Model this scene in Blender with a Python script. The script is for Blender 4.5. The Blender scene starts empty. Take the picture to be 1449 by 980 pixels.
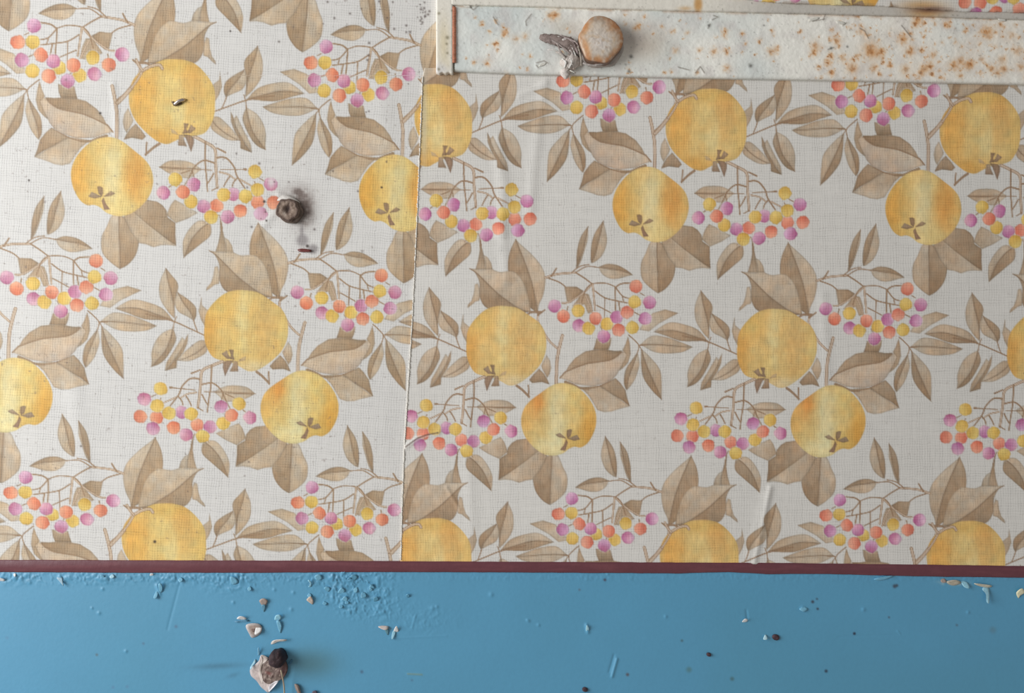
import bpy, bmesh, math
import numpy as np
from mathutils import Vector

rng = np.random.RandomState(7)
D = bpy.data
col = bpy.context.scene.collection
sc = bpy.context.scene

# ------------------------------------------------------------------ scale
S = 0.0004                      # metres of wall per photograph pixel (wall patch 0.58 m wide)
CX, CY, ZC = 724.5, 490.0, 1.30
DIST = 0.46                     # camera distance from wall

# ------------------------------------------------------------------ camera
cam_d = D.cameras.new('camera')
cam_d.sensor_width = 36
cam_d.lens = 36 * DIST / (1449 * S)
cam_d.clip_start = 0.01
cam = D.objects.new('camera', cam_d)
cam.location = (0, -DIST, ZC)
cam.rotation_euler = (math.pi / 2, 0, 0)
col.objects.link(cam)
sc.camera = cam

# ------------------------------------------------------------------ world and lights
w = D.worlds.new('world'); sc.world = w
w.use_nodes = True
bg = w.node_tree.nodes['Background']
bg.inputs[0].default_value = (1.0, 0.975, 0.935, 1)
bg.inputs[1].default_value = 0.285

def area(name, loc, target, sx, sy, power, color):
    l = D.lights.new(name, 'AREA'); l.shape = 'RECTANGLE'
    l.size, l.size_y, l.energy, l.color = sx, sy, power, color
    o = D.objects.new(name, l); o.location = loc
    o.rotation_euler = (Vector(target) - Vector(loc)).to_track_quat('-Z', 'Y').to_euler()
    col.objects.link(o)
    return o
area('window_light', (-1.22, -0.66, 1.50), (0.0, 0.0, 1.3), 0.85, 0.9, 22, (0.97, 0.99, 1.0))

sc.view_settings.view_transform = 'Standard'
sc.view_settings.look = 'None'
sc.view_settings.exposure = 0.0
sc.view_settings.gamma = 1.0
sc.view_settings.use_curve_mapping = False

# ================================================================== helpers
def P(px, py, h=0.0):
    """point of the wall region seen at (px, py) in the picture, h metres proud of the wall"""
    k = (DIST - h) / DIST
    return Vector(((px - CX) * S * k, -h, ZC - (py - CY) * S * k))

def lin(c):
    c = np.asarray(c, float)
    return np.where(c <= 0.04045, c / 12.92, ((np.clip(c, 0, 1) + 0.055) / 1.055) ** 2.4)

def rgb(r, g, b):
    return np.array([r, g, b], float) / 255

def tag(o, label=None, cat=None, group=None, kind=None):
    if label: o['label'] = label
    if cat: o['category'] = cat
    if group: o['group'] = group
    if kind: o['kind'] = kind
    return o

def empty(name, loc):
    o = D.objects.new(name, None); o.location = loc; o.empty_display_size = 0.01
    col.objects.link(o)
    return o

def link(name, me, mat, parent=None):
    me.materials.clear(); me.materials.append(mat)
    o = D.objects.new(name, me); col.objects.link(o)
    if parent is not None:
        o.parent = parent
        if parent.type == 'EMPTY':
            o.matrix_parent_inverse.identity()
            o.location = -parent.location
    return o

def mesh_np(name, co, quads, vcol=None, smooth=True):
    me = D.meshes.new(name)
    n, m = len(co), len(quads)
    me.vertices.add(n); me.vertices.foreach_set('co', np.ascontiguousarray(co, np.float32).ravel())
    me.loops.add(m * 4); me.loops.foreach_set('vertex_index', np.ascontiguousarray(quads, np.int32).ravel())
    me.polygons.add(m); me.polygons.foreach_set('loop_start', np.arange(0, m * 4, 4, dtype=np.int32))
    if smooth: me.polygons.foreach_set('use_smooth', np.ones(m, bool))
    me.update(calc_edges=True)
    if vcol is not None:
        a = me.color_attributes.new('Col', 'FLOAT_COLOR', 'POINT')
        c = np.ones((n, 4), np.float32); c[:, :3] = lin(vcol)
        a.data.foreach_set('color', c.ravel())
    return me

def PP(X, Y, H):
    k = (DIST - H) / DIST
    return np.stack([(X - CX) * S * k, -H, ZC - (Y - CY) * S * k], -1)

def grid_mesh(name, X, Y, H, C, skirt=None):
    """height field over a (ny,nx) array of picture positions; optional skirt down to height `skirt`"""
    ny, nx = X.shape
    co = PP(X, Y, H).reshape(-1, 3)
    idx = np.arange(ny * nx).reshape(ny, nx)
    q = np.stack([idx[:-1, :-1], idx[1:, :-1], idx[1:, 1:], idx[:-1, 1:]], -1).reshape(-1, 4)
    cc = C.reshape(-1, 3)
    if skirt is not None:
        ring = np.concatenate([idx[0, :], idx[1:, -1], idx[-1, ::-1][1:], idx[::-1, 0][1:-1]])
        b = co[ring].copy(); b[:, 1] = -skirt
        base = len(co) + np.arange(len(ring))
        co = np.concatenate([co, b]); cc = np.concatenate([cc, cc[ring]])
        rn, bn = np.roll(ring, -1), np.roll(base, -1)
        q = np.concatenate([q, np.stack([ring, rn, bn, base], -1)])
    return mesh_np(name, co, q, cc)

def vnoise(X, Y, scale, seed, octaves=1):
    """smooth value noise, range -1..1"""
    out = 0; amp = 1; tot = 0
    for k in range(octaves):
        r = np.random.RandomState(seed + 31 * k).rand(256, 256) * 2 - 1
        x = X / scale * 2 ** k + 1000.3; y = Y / scale * 2 ** k + 1000.7
        xi = np.floor(x).astype(int); yi = np.floor(y).astype(int)
        fx = x - xi; fy = y - yi
        fx = fx * fx * (3 - 2 * fx); fy = fy * fy * (3 - 2 * fy)
        a = r[yi % 256, xi % 256]; b = r[yi % 256, (xi + 1) % 256]
        c = r[(yi + 1) % 256, xi % 256]; d = r[(yi + 1) % 256, (xi + 1) % 256]
        out = out + amp * ((a * (1 - fx) + b * fx) * (1 - fy) + (c * (1 - fx) + d * fx) * fy)
        tot += amp; amp *= 0.5
    return out / tot

def blob(X, Y, cx, cy, rx, ry=None, ang=0.0, p=2.0):
    ry = ry or rx
    c, s = math.cos(math.radians(ang)), math.sin(math.radians(ang))
    u = ((X - cx) * c + (Y - cy) * s) / rx; v = (-(X - cx) * s + (Y - cy) * c) / ry
    return np.exp(-np.maximum(u * u + v * v, 0) ** (p / 2))

def mix(C, c, a):
    a = a[..., None]
    C *= (1 - a); C += a * np.asarray(c)

def polydist(X, Y, pts):
    d = np.full(X.shape, 1e9)
    for (ax, ay), (bx, by) in zip(pts[:-1], pts[1:]):
        dx, dy = bx - ax, by - ay
        t = np.clip(((X - ax) * dx + (Y - ay) * dy) / (dx * dx + dy * dy + 1e-9), 0, 1)
        d = np.minimum(d, np.hypot(X - ax - t * dx, Y - ay - t * dy))
    return d

# ================================================================== materials
def new_mat(name):
    m = D.materials.new(name); m.use_nodes = True
    nt = m.node_tree
    return m, nt, nt.nodes['Principled BSDF']

def N(nt, typ, **kw):
    n = nt.nodes.new(typ)
    for k, v in kw.items(): setattr(n, k, v)
    return n

def mth(nt, op, a, b=None):
    n = N(nt, 'ShaderNodeMath', operation=op)
    for i, v in enumerate((a, b)):
        if v is None: continue
        if isinstance(v, (int, float)): n.inputs[i].default_value = v
        else: nt.links.new(v, n.inputs[i])
    return n.outputs[0]

def noise_node(nt, vec, scale, detail=3, rough=0.6):
    n = N(nt, 'ShaderNodeTexNoise')
    n.inputs['Scale'].default_value = scale; n.inputs['Detail'].default_value = detail
    n.inputs['Roughness'].default_value = rough
    nt.links.new(vec, n.inputs['Vector'])
    return n.outputs['Fac']

def attr_mat(name, rough=0.6, metal=0.0, spec=0.5, bump=0.3, bscale=900, grain=0.08, tint=None):
    """colour from the painted attribute (or one tint), broken up by procedural grain and bump"""
    m, nt, b = new_mat(name)
    tc = N(nt, 'ShaderNodeTexCoord').outputs['Object']
    if tint is None:
        base = N(nt, 'ShaderNodeAttribute', attribute_name='Col').outputs['Color']
    else:
        r = N(nt, 'ShaderNodeRGB'); r.outputs[0].default_value = (*lin(np.array(tint) / 255), 1); base = r.outputs[0]
    nz = noise_node(nt, tc, bscale, 4)
    f = mth(nt, 'ADD', mth(nt, 'MULTIPLY', mth(nt, 'SUBTRACT', nz, 0.5), grain * 4), 1.0)
    mul = N(nt, 'ShaderNodeVectorMath', operation='SCALE')
    nt.links.new(base, mul.inputs[0]); nt.links.new(f, mul.inputs['Scale'])
    nt.links.new(mul.outputs[0], b.inputs['Base Color'])
    b.inputs['Roughness'].default_value = rough; b.inputs['Metallic'].default_value = metal
    b.inputs['Specular IOR Level'].default_value = spec
    bp = N(nt, 'ShaderNodeBump'); bp.inputs['Strength'].default_value = bump; bp.inputs['Distance'].default_value = 0.0004
    nt.links.new(nz, bp.inputs['Height']); nt.links.new(bp.outputs[0], b.inputs['Normal'])
    return m

def paper_mat(name, amp, rot):
    """printed paper with an embossed linen weave of crossing threads"""
    m, nt, b = new_mat(name)
    tc = N(nt, 'ShaderNodeTexCoord').outputs['Object']
    rt = N(nt, 'ShaderNodeVectorRotate', rotation_type='Y_AXIS'); rt.inputs['Angle'].default_value = math.radians(rot)
    nt.links.new(tc, rt.inputs['Vector'])
    sep = N(nt, 'ShaderNodeSeparateXYZ'); nt.links.new(rt.outputs[0], sep.inputs[0])
    x, z = sep.outputs[0], sep.outputs[2]
    wob = noise_node(nt, rt.outputs[0], 160, 2)
    pitch = 3.55 * S
    lines = []
    def mapn(sx, sz, det=2):
        mp = N(nt, 'ShaderNodeMapping'); mp.inputs['Scale'].default_value = (sx, 1, sz)
        nt.links.new(rt.outputs[0], mp.inputs['Vector'])
        return noise_node(nt, mp.outputs[0], 1.0, det)
    for c, sx, sz in ((x, 420, 45), (z, 45, 420)):
        ph = mth(nt, 'ADD', mth(nt, 'MULTIPLY', c, 2 * math.pi / pitch), mth(nt, 'MULTIPLY', wob, 9.0))
        s = mth(nt, 'MULTIPLY', mth(nt, 'ADD', mth(nt, 'SINE', ph), 1.0), 0.5)
        s = mth(nt, 'POWER', s, 2.5)
        nz = mapn(sx, sz)
        k = mth(nt, 'MULTIPLY', mth(nt, 'SUBTRACT', nz, 0.30), 3.0)
        k = mth(nt, 'MAXIMUM', mth(nt, 'MINIMUM', k, 1.3), 0.0)
        lines.append(mth(nt, 'MULTIPLY', s, k))
    weave = mth(nt, 'ADD', lines[0], lines[1])
    weave2 = mth(nt, 'ADD', weave, mth(nt, 'MULTIPLY', mth(nt, 'MULTIPLY', lines[0], lines[1]), 1.6))
    threads = mth(nt, 'ADD', mapn(1500, 70, 3), mapn(70, 1500, 3))
    f = mth(nt, 'SUBTRACT', 1.0 + amp * 0.55, mth(nt, 'MULTIPLY', weave2, amp))
    f = mth(nt, 'ADD', f, mth(nt, 'MULTIPLY', mth(nt, 'SUBTRACT', threads, 1.0), 0.22))
    at = N(nt, 'ShaderNodeAttribute', attribute_name='Col')
    mul = N(nt, 'ShaderNodeVectorMath', operation='SCALE')
    nt.links.new(at.outputs['Color'], mul.inputs[0]); nt.links.new(f, mul.inputs['Scale'])
    nt.links.new(mul.outputs[0], b.inputs['Base Color'])
    b.inputs['Roughness'].default_value = 0.55
    b.inputs['Specular IOR Level'].default_value = 0.3
    bp = N(nt, 'ShaderNodeBump'); bp.inputs['Strength'].default_value = 0.25; bp.inputs['Distance'].default_value = 0.00012
    bp.invert = True
    nt.links.new(weave, bp.inputs['Height']); nt.links.new(bp.outputs[0], b.inputs['Normal'])
    return m

M_PAPER_L = paper_mat('linen_wallpaper_left', 0.12, -3.0)
M_PAPER_R = paper_mat('linen_wallpaper_right', 0.10, 0.4)
M_PLASTER = attr_mat('plaster', 0.9, tint=(205, 198, 188))
M_BLUE = attr_mat('blue_gloss_paint', 0.5, spec=0.8, bump=0.12, bscale=500, grain=0.025)
M_TRIM = attr_mat('maroon_paint', 0.4, bump=0.2, bscale=500, grain=0.06)
M_METAL = attr_mat('cream_painted_metal', 0.5, bump=0.35, bscale=650, grain=0.05)
M_RUST = attr_mat('rusty_metal', 0.75, bump=0.8, bscale=1100, grain=0.12)
M_WHITE = attr_mat('torn_paper_fibre', 0.85, tint=(232, 226, 216), bump=0.4)
M_FLAKE = attr_mat('paint_flake_edge', 0.6, bump=0.2)
M_STEEL = attr_mat('bright_steel_wire', 0.32, metal=0.9, tint=(200, 190, 185), bump=0.1)
M_DUST = attr_mat('dusty_silk', 0.7, bump=0.8, bscale=1600, grain=0.1)

# ================================================================== the printed pattern (one repeat, painted flat)
SS = 3                                   # samples per photograph pixel
TU, TV = 384.5, 607.0                    # repeat of the print
A0 = math.radians(0.45)
MIR = -109.5                             # the second half of the repeat is the first one mirrored
tw, th = int(round(TU * SS)), int(round(TV * SS))
tile = np.zeros((th, tw, 3)); tile[:] = rgb(222, 218, 212)
ink = np.zeros((th, tw))
K = 1.115                                # print colours were read against paper of 199 grey
def ck(r, g, b): return np.clip(rgb(r, g, b) * K, 0, 1)
VIEWS = {1: (930, 330, 7), 2: (1137, 330, 7), 3: (930, 470, 7), 4: (1137, 470, 7), 5: (930, 610, 7), 6: (1137, 610, 7),
         'a': (940, 340, 2.883), 'b': (984, 342, 2.883), 'p': (0, 0, 1)}
def canon(x, y):
    x, y = x - 1101, y - 492
    return (x * math.cos(A0) + y * math.sin(A0), y * math.cos(A0) - x * math.sin(A0))
def cv(v, pts):
    out = []
    for p in pts:
        vv, x, y = (v, *p) if len(p) == 2 else p
        if vv == 'm':                    # read on the mirrored copy one row below
            out.append(canon(2474 - (1137 + x / 7), 610 + y / 7 - 300)); continue
        ox, oy, k = VIEWS[vv]
        out.append(canon(ox + x / k, oy + y / k))
    return out
def crom(pts, closed=False, n=5):
    pts = [np.array(p, float) for p in pts]
    if len(pts) < 3 and not closed: return pts
    L = len(pts); out = []
    rngi = range(L) if closed else range(L - 1)
    for i in rngi:
        if closed: p0, p1, p2, p3 = (pts[(i + j) % L] for j in (-1, 0, 1, 2))
        else: p0, p1, p2, p3 = pts[max(i - 1, 0)], pts[i], pts[i + 1], pts[min(i + 2, L - 1)]
        for k in range(n):
            t = k / n
            out.append(0.5 * (2 * p1 + (p2 - p0) * t + (2 * p0 - 5 * p1 + 4 * p2 - p3) * t * t + (3 * p1 - p0 - 3 * p2 + p3) * t ** 3))
    if not closed: out.append(pts[-1])
    return out
def bblur(a, r):
    r = int(round(r))
    if r < 1: return a
    for ax in (0, 1):
        for _ in range(2):
            pad = [(0, 0), (0, 0)]; pad[ax] = (r + 1, r)
            c = np.cumsum(np.pad(a, pad, mode='edge'), axis=ax)
            a = (np.take(c, range(2 * r + 1, c.shape[ax]), ax) - np.take(c, range(0, c.shape[ax] - 2 * r - 1), ax)) / (2 * r + 1)
    return a
def raster(pts, pad):
    p = np.array(pts) * SS
    x0, y0 = np.floor(p.min(0)).astype(int) - pad; x1, y1 = np.ceil(p.max(0)).astype(int) + pad
    W, H = x1 - x0, y1 - y0
    q = p - [x0, y0]
    acc = np.zeros((H, W + 1))
    ys = np.arange(H) + 0.5
    for (ax, ay), (bx, by) in zip(q, np.roll(q, -1, 0)):
        if ay == by: continue
        r = np.where((ys > min(ay, by)) & (ys <= max(ay, by)))[0]
        xs = ax + (ys[r] - ay) * (bx - ax) / (by - ay)
        np.add.at(acc, (r, np.clip(np.ceil(xs - 0.5), 0, W).astype(int)), 1)
    return (np.cumsum(acc, 1)[:, :W] % 2), x0, y0
def put(mask, colr, x0, y0):
    H, W = mask.shape
    yi = (np.arange(H) + y0) % th; xi = (np.arange(W) + x0) % tw
    ix = np.ix_(yi, xi)
    m = mask[..., None]
    tile[ix] = tile[ix] * (1 - m) + m * colr
    ink[ix] = np.maximum(ink[ix], mask)
def tf(pts, mir):
    return [((MIR - u, v - 303.5) if mir else (u, v)) for u, v in pts]
def fill(pts, c1, c2=None, ang=90, edge=0.16, alpha=0.95, er=5, blobs=None, mir=False, soft=1):
    m, x0, y0 = raster(pts, 8)
    H, W = m.shape
    yy, xx = np.mgrid[0:H, 0:W]
    mb = bblur(m, er)
    U, V = (xx + x0) / SS, (yy + y0) / SS
    c = np.zeros((H, W, 3)); c[:] = c1
    if c2 is not None:
        a = math.radians(ang if not mir else 180 - ang)
        t = xx * math.cos(a) + yy * math.sin(a); t = (t - t[m > 0].min()) / (np.ptp(t[m > 0]) + 1e-6)
        t = np.clip(t + 0.22 * vnoise(U, V, 9, 5, 2), 0, 1)[..., None]
        c = c * (1 - t) + t * c2
    for b in blobs or ():
        (bx, by) = tf([canon(b[0], b[1])], mir)[0]
        g = blob(U + 2.5 * vnoise(U, V * .3, 7, 3), V, bx, by, b[2], b[3], 0, 2.6) * b[5]
        g = g[..., None]
        c = c * (1 - g) + g * ck(b[4][0] - 5, b[4][1] + 2, b[4][2] + 22)
    e = np.clip(1 - mb, 0, 1) * 2 * edge
    hn = vnoise(U, V, 11, 19, 2)[..., None]
    c = c * (1 + hn * np.array([.035, -.005, -.045])) * (1 - e[..., None]) * (1 + 0.055 * vnoise(U * 1.6, V * .5, 4, 11, 2)[..., None]) * (1 + 0.05 * vnoise(U, V, 14, 12, 2)[..., None])
    # streaky wash
    put(bblur(m, soft) * alpha, np.clip(c, 0, 1), x0, y0)
def stroke(pts, wdt, c, mir=False, taper=0.6, light=None):
    pts = crom(pts, n=6)
    a = np.array(pts) * SS
    r = wdt * SS / 2
    x0, y0 = np.floor(a.min(0) - r - 4).astype(int); x1, y1 = np.ceil(a.max(0) + r + 4).astype(int)
    yy, xx = np.mgrid[0:y1 - y0, 0:x1 - x0]
    best = np.full(xx.shape, 1e9); n = len(a) - 1
    for i in range(n):
        (ax, ay), (bx, by) = a[i] - [x0, y0], a[i + 1] - [x0, y0]
        dx, dy = bx - ax, by - ay
        t = np.clip(((xx - ax) * dx + (yy - ay) * dy) / (dx * dx + dy * dy + 1e-9), 0, 1)
        rr = r * (1 - (1 - taper) * (i + t) / n)
        best = np.minimum(best, np.hypot(xx - ax - t * dx, yy - ay - t * dy) - rr)
    m = np.clip(0.5 - best / 1.8, 0, 1)
    cc = np.zeros(m.shape + (3,)); cc[:] = c
    if light is not None:
        k = np.clip(0.5 + (-best - r * 0.38) / 1.5, 0, 1)[..., None]
        cc = cc * (1 - k) + k * light
    put(m * 0.93, cc, x0, y0)

LT, LT2 = ck(192, 173, 151), ck(172, 149, 124)
DK, DK2 = ck(172, 147, 121), ck(144, 118, 92)
ST, STL = ck(144, 116, 92), ck(188, 166, 146)
def leaf(a, s1, b, s2, mid=None, t1=0, t2=0, g=90):
    """tip a, side 1, tip b, side 2; t = 1 for the darker half"""
    def go(mir):
        A, B = cv(*a), cv(*b)
        S1, S2 = cv(*s1), cv(*s2)
        e1 = crom(tf(A + S1 + B, mir)); e2 = crom(tf(A + S2 + B, mir))
        M = crom(tf(A + (cv(*mid) if mid else [tuple(np.mean([np.mean(S1, 0), np.mean(S2, 0)], 0))]) + B, mir))
        for e, t in ((e1, t1), (e2, t2)):
            ca, cb = ((LT, LT2), (DK, DK2))[t]
            fill(e + M[::-1], ca, cb, g, edge=0.17, er=4, mir=mir)
        stroke([tuple(p) for p in M[::2]], 1.3, ck(138, 113, 90), taper=0.5)
    ELEMS.append(go)
def shape(v, pts, t=0, g=90, sm=False, c=None, c2=None, alpha=0.95, edge=0.16):
    def go(mir):
        p = tf(cv(v, pts), mir)
        if sm: p = crom(p, True)
        ca, cb = ((LT, LT2), (DK, DK2))[t] if c is None else (c, c2)
        fill(p, ca, cb, g, edge=edge, mir=mir, alpha=alpha)
    ELEMS.append(go)
def stem(v, pts, wd=2.2, taper=0.8, lt=False, c=None):
    def go(mir):
        stroke(tf(cv(v, pts), mir), wd, ST if c is None else c, taper=taper, light=STL if lt else None)
    ELEMS.append(go)
def apple(v, pts, base, blobs, blobs_m):
    def go(mir):
        p = crom(tf(cv(v, pts), mir), True, 8)
        fill(p, ck(base[0] - 6, base[1] - 2, base[2] + 20), None, edge=0.05, er=10, blobs=blobs_m if mir else blobs, mir=mir, alpha=1.0)
    ELEMS.append(go)
def berry(v, x, y, kind, r=9.2, km=None, dm=(0, 0)):
    CS = {'y': ((222, 190, 112), (200, 158, 72)), 'r': ((226, 160, 134), (200, 102, 80)), 'p': ((212, 170, 188), (170, 90, 132))}
    sd = rng.randint(1000)
    def go(mir):
        cs = CS[km if (mir and km) else kind]
        (u, w_) = tf(cv(v, [(x, y)]), mir)[0]
        if mir: u, w_ = u + dm[0], w_ + dm[1]
        rs = np.random.RandomState(sd + (500 if mir else 0))
        an = np.linspace(0, 2 * np.pi, 22, endpoint=False)
        rr = r * (1 + 0.04 * rs.randn(22))
        p = [(u + q * math.cos(t), w_ + q * math.sin(t)) for q, t in zip(rr, an)]
        fill([(u + (r + 1.3) * math.cos(t), w_ + (r + 1.3) * math.sin(t)) for t in an], rgb(224, 216, 208), alpha=0.45, edge=0)
        fill(p, ck(*cs[0]), ck(*cs[1]), rs.choice([0, 180, 90, 270, 45]), edge=0.10, er=4, mir=False, alpha=0.93)
    ELEMS.append(go)

ELEMS = []
# sprig of young leaves above the upper right berries
leaf((('m'), [(850, 100)]), ('m', [(850, 220), (880, 330), (920, 450)]), ('m', [(965, 520)]), ('m', [(920, 200), (955, 330), (962, 450)]), ('m', [(870, 200), (905, 360)]), 0, 1)
leaf(('m', [(700, 45)]), ('m', [(660, 230), (700, 370), (770, 440)]), ('m', [(815, 460)]), ('m', [(780, 160), (815, 280), (822, 400)]), ('m', [(745, 240), (775, 370)]), 0, 1)
leaf((2, [(660, 355)]), (2, [(740, 325), (840, 335), (930, 380)]), (2, [(1000, 432)]), (2, [(690, 420), (760, 465), (850, 470), (940, 445)]), (2, [(760, 372), (880, 390)]), 1, 0, 0)
# leaves below apple D
leaf((6, [(190, 255)]), (6, [(130, 290), (60, 420), (0, 480), (20, 620), (90, 720)]), (6, [(165, 768)]), (6, [(255, 270), (300, 380), (342, 480), (330, 620), (250, 710)]), (6, [(185, 400), (172, 600)]), 1, 0)
shape(5, [(910, 190), (1040, 120), (1130, 80), (1165, 130), (1180, 170), (1200, 230), (1110, 300), (1000, 250)], 0, 20)
shape('p', [(1087, 684), (1097, 683), (1107, 684), (1117, 687.5), (1127, 684), (1136, 683), (1145, 672), (1158, 649), (1150, 640), (1140, 640), (1120, 655), (1100, 674)], 0, 0)
shape(5, [(1200, 190), (1240, 140), (1290, 110), (1400, 95), (1500, 130), (1530, 200), (1460, 260), (1370, 330), (1230, 430), (1100, 515), (1112, 400), (1114, 300), (1190, 250)], 1, 160)
# leaves behind the two berry clusters and between the fruit
shape(4, [(640, 80), (625, 140), (608, 190), (760, 190), (780, 140), (790, 70)], 1, 90)
leaf((5, [(790, 270)]), (5, [(900, 262), (980, 340), (1035, 450), (1040, 540)]), (5, [(1028, 625)]), (5, [(782, 390), (880, 490), (970, 570)]), (5, [(870, 330), (950, 430), (1000, 545)]), 0, 1)
shape(1, [(925, 50), (945, 140), (965, 220), (985, 300), (988, 385), (890, 385), (915, 300), (932, 200)], 1, 90, c=DK2, c2=DK)
shape(1, [(965, 240), (1010, 265), (1045, 320), (1060, 385), (985, 390), (985, 320)], 0, 90)
shape(1, [(885, 530), (915, 520), (935, 600), (930, 690), (890, 700), (850, 735), (808, 765), (815, 730), (850, 690), (872, 620)], 0, 90)
leaf((3, [(1285, 765)]), (3, [(1200, 702), (1070, 690), (980, 708)]), (3, [(890, 760)]), (3, [(1210, 810), (1130, 840), (1000, 850), (940, 800)]), (3, [(1100, 768), (1000, 760)]), 0, 0, 0)
shape(2, [(320, 550), (440, 548), (510, 590), (430, 670), (380, 710), (345, 690)], 1, 0)
shape(2, [(500, 610), (560, 620), (590, 700), (605, 800), (555, 810), (520, 720), (440, 760), (400, 740)], 0, 90, c=LT2, c2=DK)
# sprig right of the upper right berries
shape('b', [(880, 365), (905, 325), (935, 297), (985, 282), (1040, 297), (1000, 318), (960, 340), (920, 372)], 0, 0)
leaf(('b', [(1160, 410)]), ('b', [(1120, 365), (1060, 342), (1000, 336)]), ('b', [(938, 373)]), ('b', [(1080, 412), (1040, 408), (990, 390)]), ('b', [(1100, 390), (1020, 368)]), 0, 1, 0)
leaf(('b', [(885, 425)]), ('b', [(930, 390), (990, 395), (1050, 415)]), ('b', [(1100, 435)]), ('b', [(940, 455), (1000, 462), (1060, 455)]), ('b', [(960, 425), (1040, 432)]), 0, 0, 0)
leaf((4, [(1085, 180)]), (4, [(1160, 245), (1270, 380), (1290, 520)]), (4, [(1292, 688)]), (4, [(1085, 330), (1110, 470), (1200, 600)]), (4, [(1130, 320), (1190, 460), (1260, 610)]), 0, 1)
leaf((4, [(1050, 210)]), (4, [(1070, 330), (1030, 470), (980, 550)]), (4, [(940, 592)]), (4, [(1000, 280), (930, 390), (915, 520)]), (4, [(1010, 330), (960, 470)]), 0, 1)
stem('p', [(1274, 476), (1281, 482), (1288.5, 490.5), (1287, 500)], 1.8)
stem('p', [(1288.5, 490.5), (1300, 490)], 1.6)
stem('p', [(1288.5, 490.5), (1293, 497)], 1.4)
# sprig left of apple C
leaf((1, [(430, 562)]), (1, [(375, 700), (380, 850), (450, 970)]), (1, [(520, 1045)]), (1, [(480, 620), (548, 720), (520, 880)]), (1, [(455, 700), (498, 860)]), 0, 1)
leaf((1, [(545, 790)]), (1, [(640, 850), (712, 920), (722, 1000)]), (1, [(700, 1055)]), (1, [(515, 880), (550, 970), (640, 1020)]), (1, [(600, 890), (660, 970)]), 1, 0)
shape(1, [(768, 815), (772, 900), (830, 950), (860, 1000), (850, 1080), (800, 1105), (765, 1040), (740, 960), (752, 900)], 0)
leaf((3, [(505, 155)]), (3, [(535, 250), (510, 330), (440, 450), (375, 510)]), (3, [(302, 538)]), (3, [(400, 210), (335, 300), (305, 400), (307, 480)]), (3, [(478, 260), (430, 380), (350, 480)]), 1, 0)
shape(3, [(590, 235), (620, 270), (610, 330), (540, 430), (480, 510), (430, 572), (445, 490), (510, 380), (560, 290)], 0)
shape(3, [(648, 200), (640, 300), (605, 380), (545, 470), (540, 540), (430, 572), (490, 500), (550, 410), (595, 330), (622, 250)], 1)
leaf((3, [(830, 270)]), (3, [(755, 262), (665, 330), (600, 395)]), (3, [(540, 465)]), (3, [(822, 370), (745, 430), (650, 470)]), (3, [(790, 330), (700, 400), (600, 450)]), 0, 0, 0)
stem('p', [(966, 474), (985, 478), (1004, 483), (1023, 491), (1048, 502)], 2.2)
stem(3, [(505, 155), (515, 95), (535, 40)], 1.6)
stem(3, [(695, 70), (710, 120), (735, 185)], 1.8)
# leaves above apple C
leaf((1, [(1285, 88)]), ('p', [(1105, 362), (1103, 385), (1110, 408), (1125, 430)]), ('p', [(1145.5, 446)]), ('p', [(1120, 349), (1137, 364), (1151, 381), (1156, 398), (1153, 420), (1147, 434)]), ('p', [(1119, 356), (1128, 378), (1138, 408)]), 1, 0)
leaf((1, [(830, 376)]), (1, [(960, 385), (1040, 378), (1130, 408), (1270, 405), (1370, 520), (1420, 690)]), (1, [(1440, 797)]), (1, [(880, 410), (925, 500), (930, 600), (940, 680), (1000, 760), (1150, 800), (1300, 810)]), (1, [(900, 420), (1000, 515), (1100, 610), (1200, 685), (1330, 770)]), 0, 1)
# leaf pair right of C, above D
shape(4, [(145, 240), (180, 300), (190, 370), (175, 430), (150, 470), (110, 400), (90, 350)], 0)
shape(4, [(70, 378), (120, 430), (150, 480), (172, 535), (100, 512), (0, 522), (-30, 490), (10, 440)], 1)
# big leaf and lower leaf right of D
shape(4, [(480, 560), (560, 555), (670, 545), (740, 590), (830, 650), (900, 700), (972, 752), (850, 785), (790, 805), (720, 812), (650, 790), (610, 720), (560, 640)], 0, 60, c=LT2, c2=LT)
shape(4, [(665, 548), (760, 505), (830, 470), (880, 520), (930, 590), (950, 680), (975, 755), (900, 695), (800, 635), (720, 580)], 1, 90)
stem(4, [(330, 510), (400, 535), (480, 570), (560, 575)], 4.2, 0.7, c=DK2)
stem(4, [(560, 575), (670, 550), (780, 500)], 1.6)
shape(4, [(275, 470), (330, 410), (420, 360), (550, 320), (780, 290), (890, 215), (930, 180), (955, 190), (950, 300), (870, 385), (850, 430), (800, 485), (720, 525), (600, 552), (520, 545), (440, 535), (360, 500)], 0, 60, c=LT, c2=ck(182, 160, 140))
shape(4, [(330, 412), (370, 340), (430, 270), (530, 205), (620, 190), (720, 185), (820, 200), (900, 198), (860, 250), (780, 292), (660, 315), (550, 330), (430, 370)], 1, 20)
shape(4, [(955, 55), (972, 130), (982, 230), (955, 320), (900, 375), (860, 402), (900, 330), (940, 240), (900, 190), (930, 130)], 1, 90, c=DK, c2=LT2)
stem(4, [(330, 410), (550, 325), (780, 290), (890, 212)], 1.5)
stem(4, [(275, 470), (330, 405)], 2)
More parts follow.
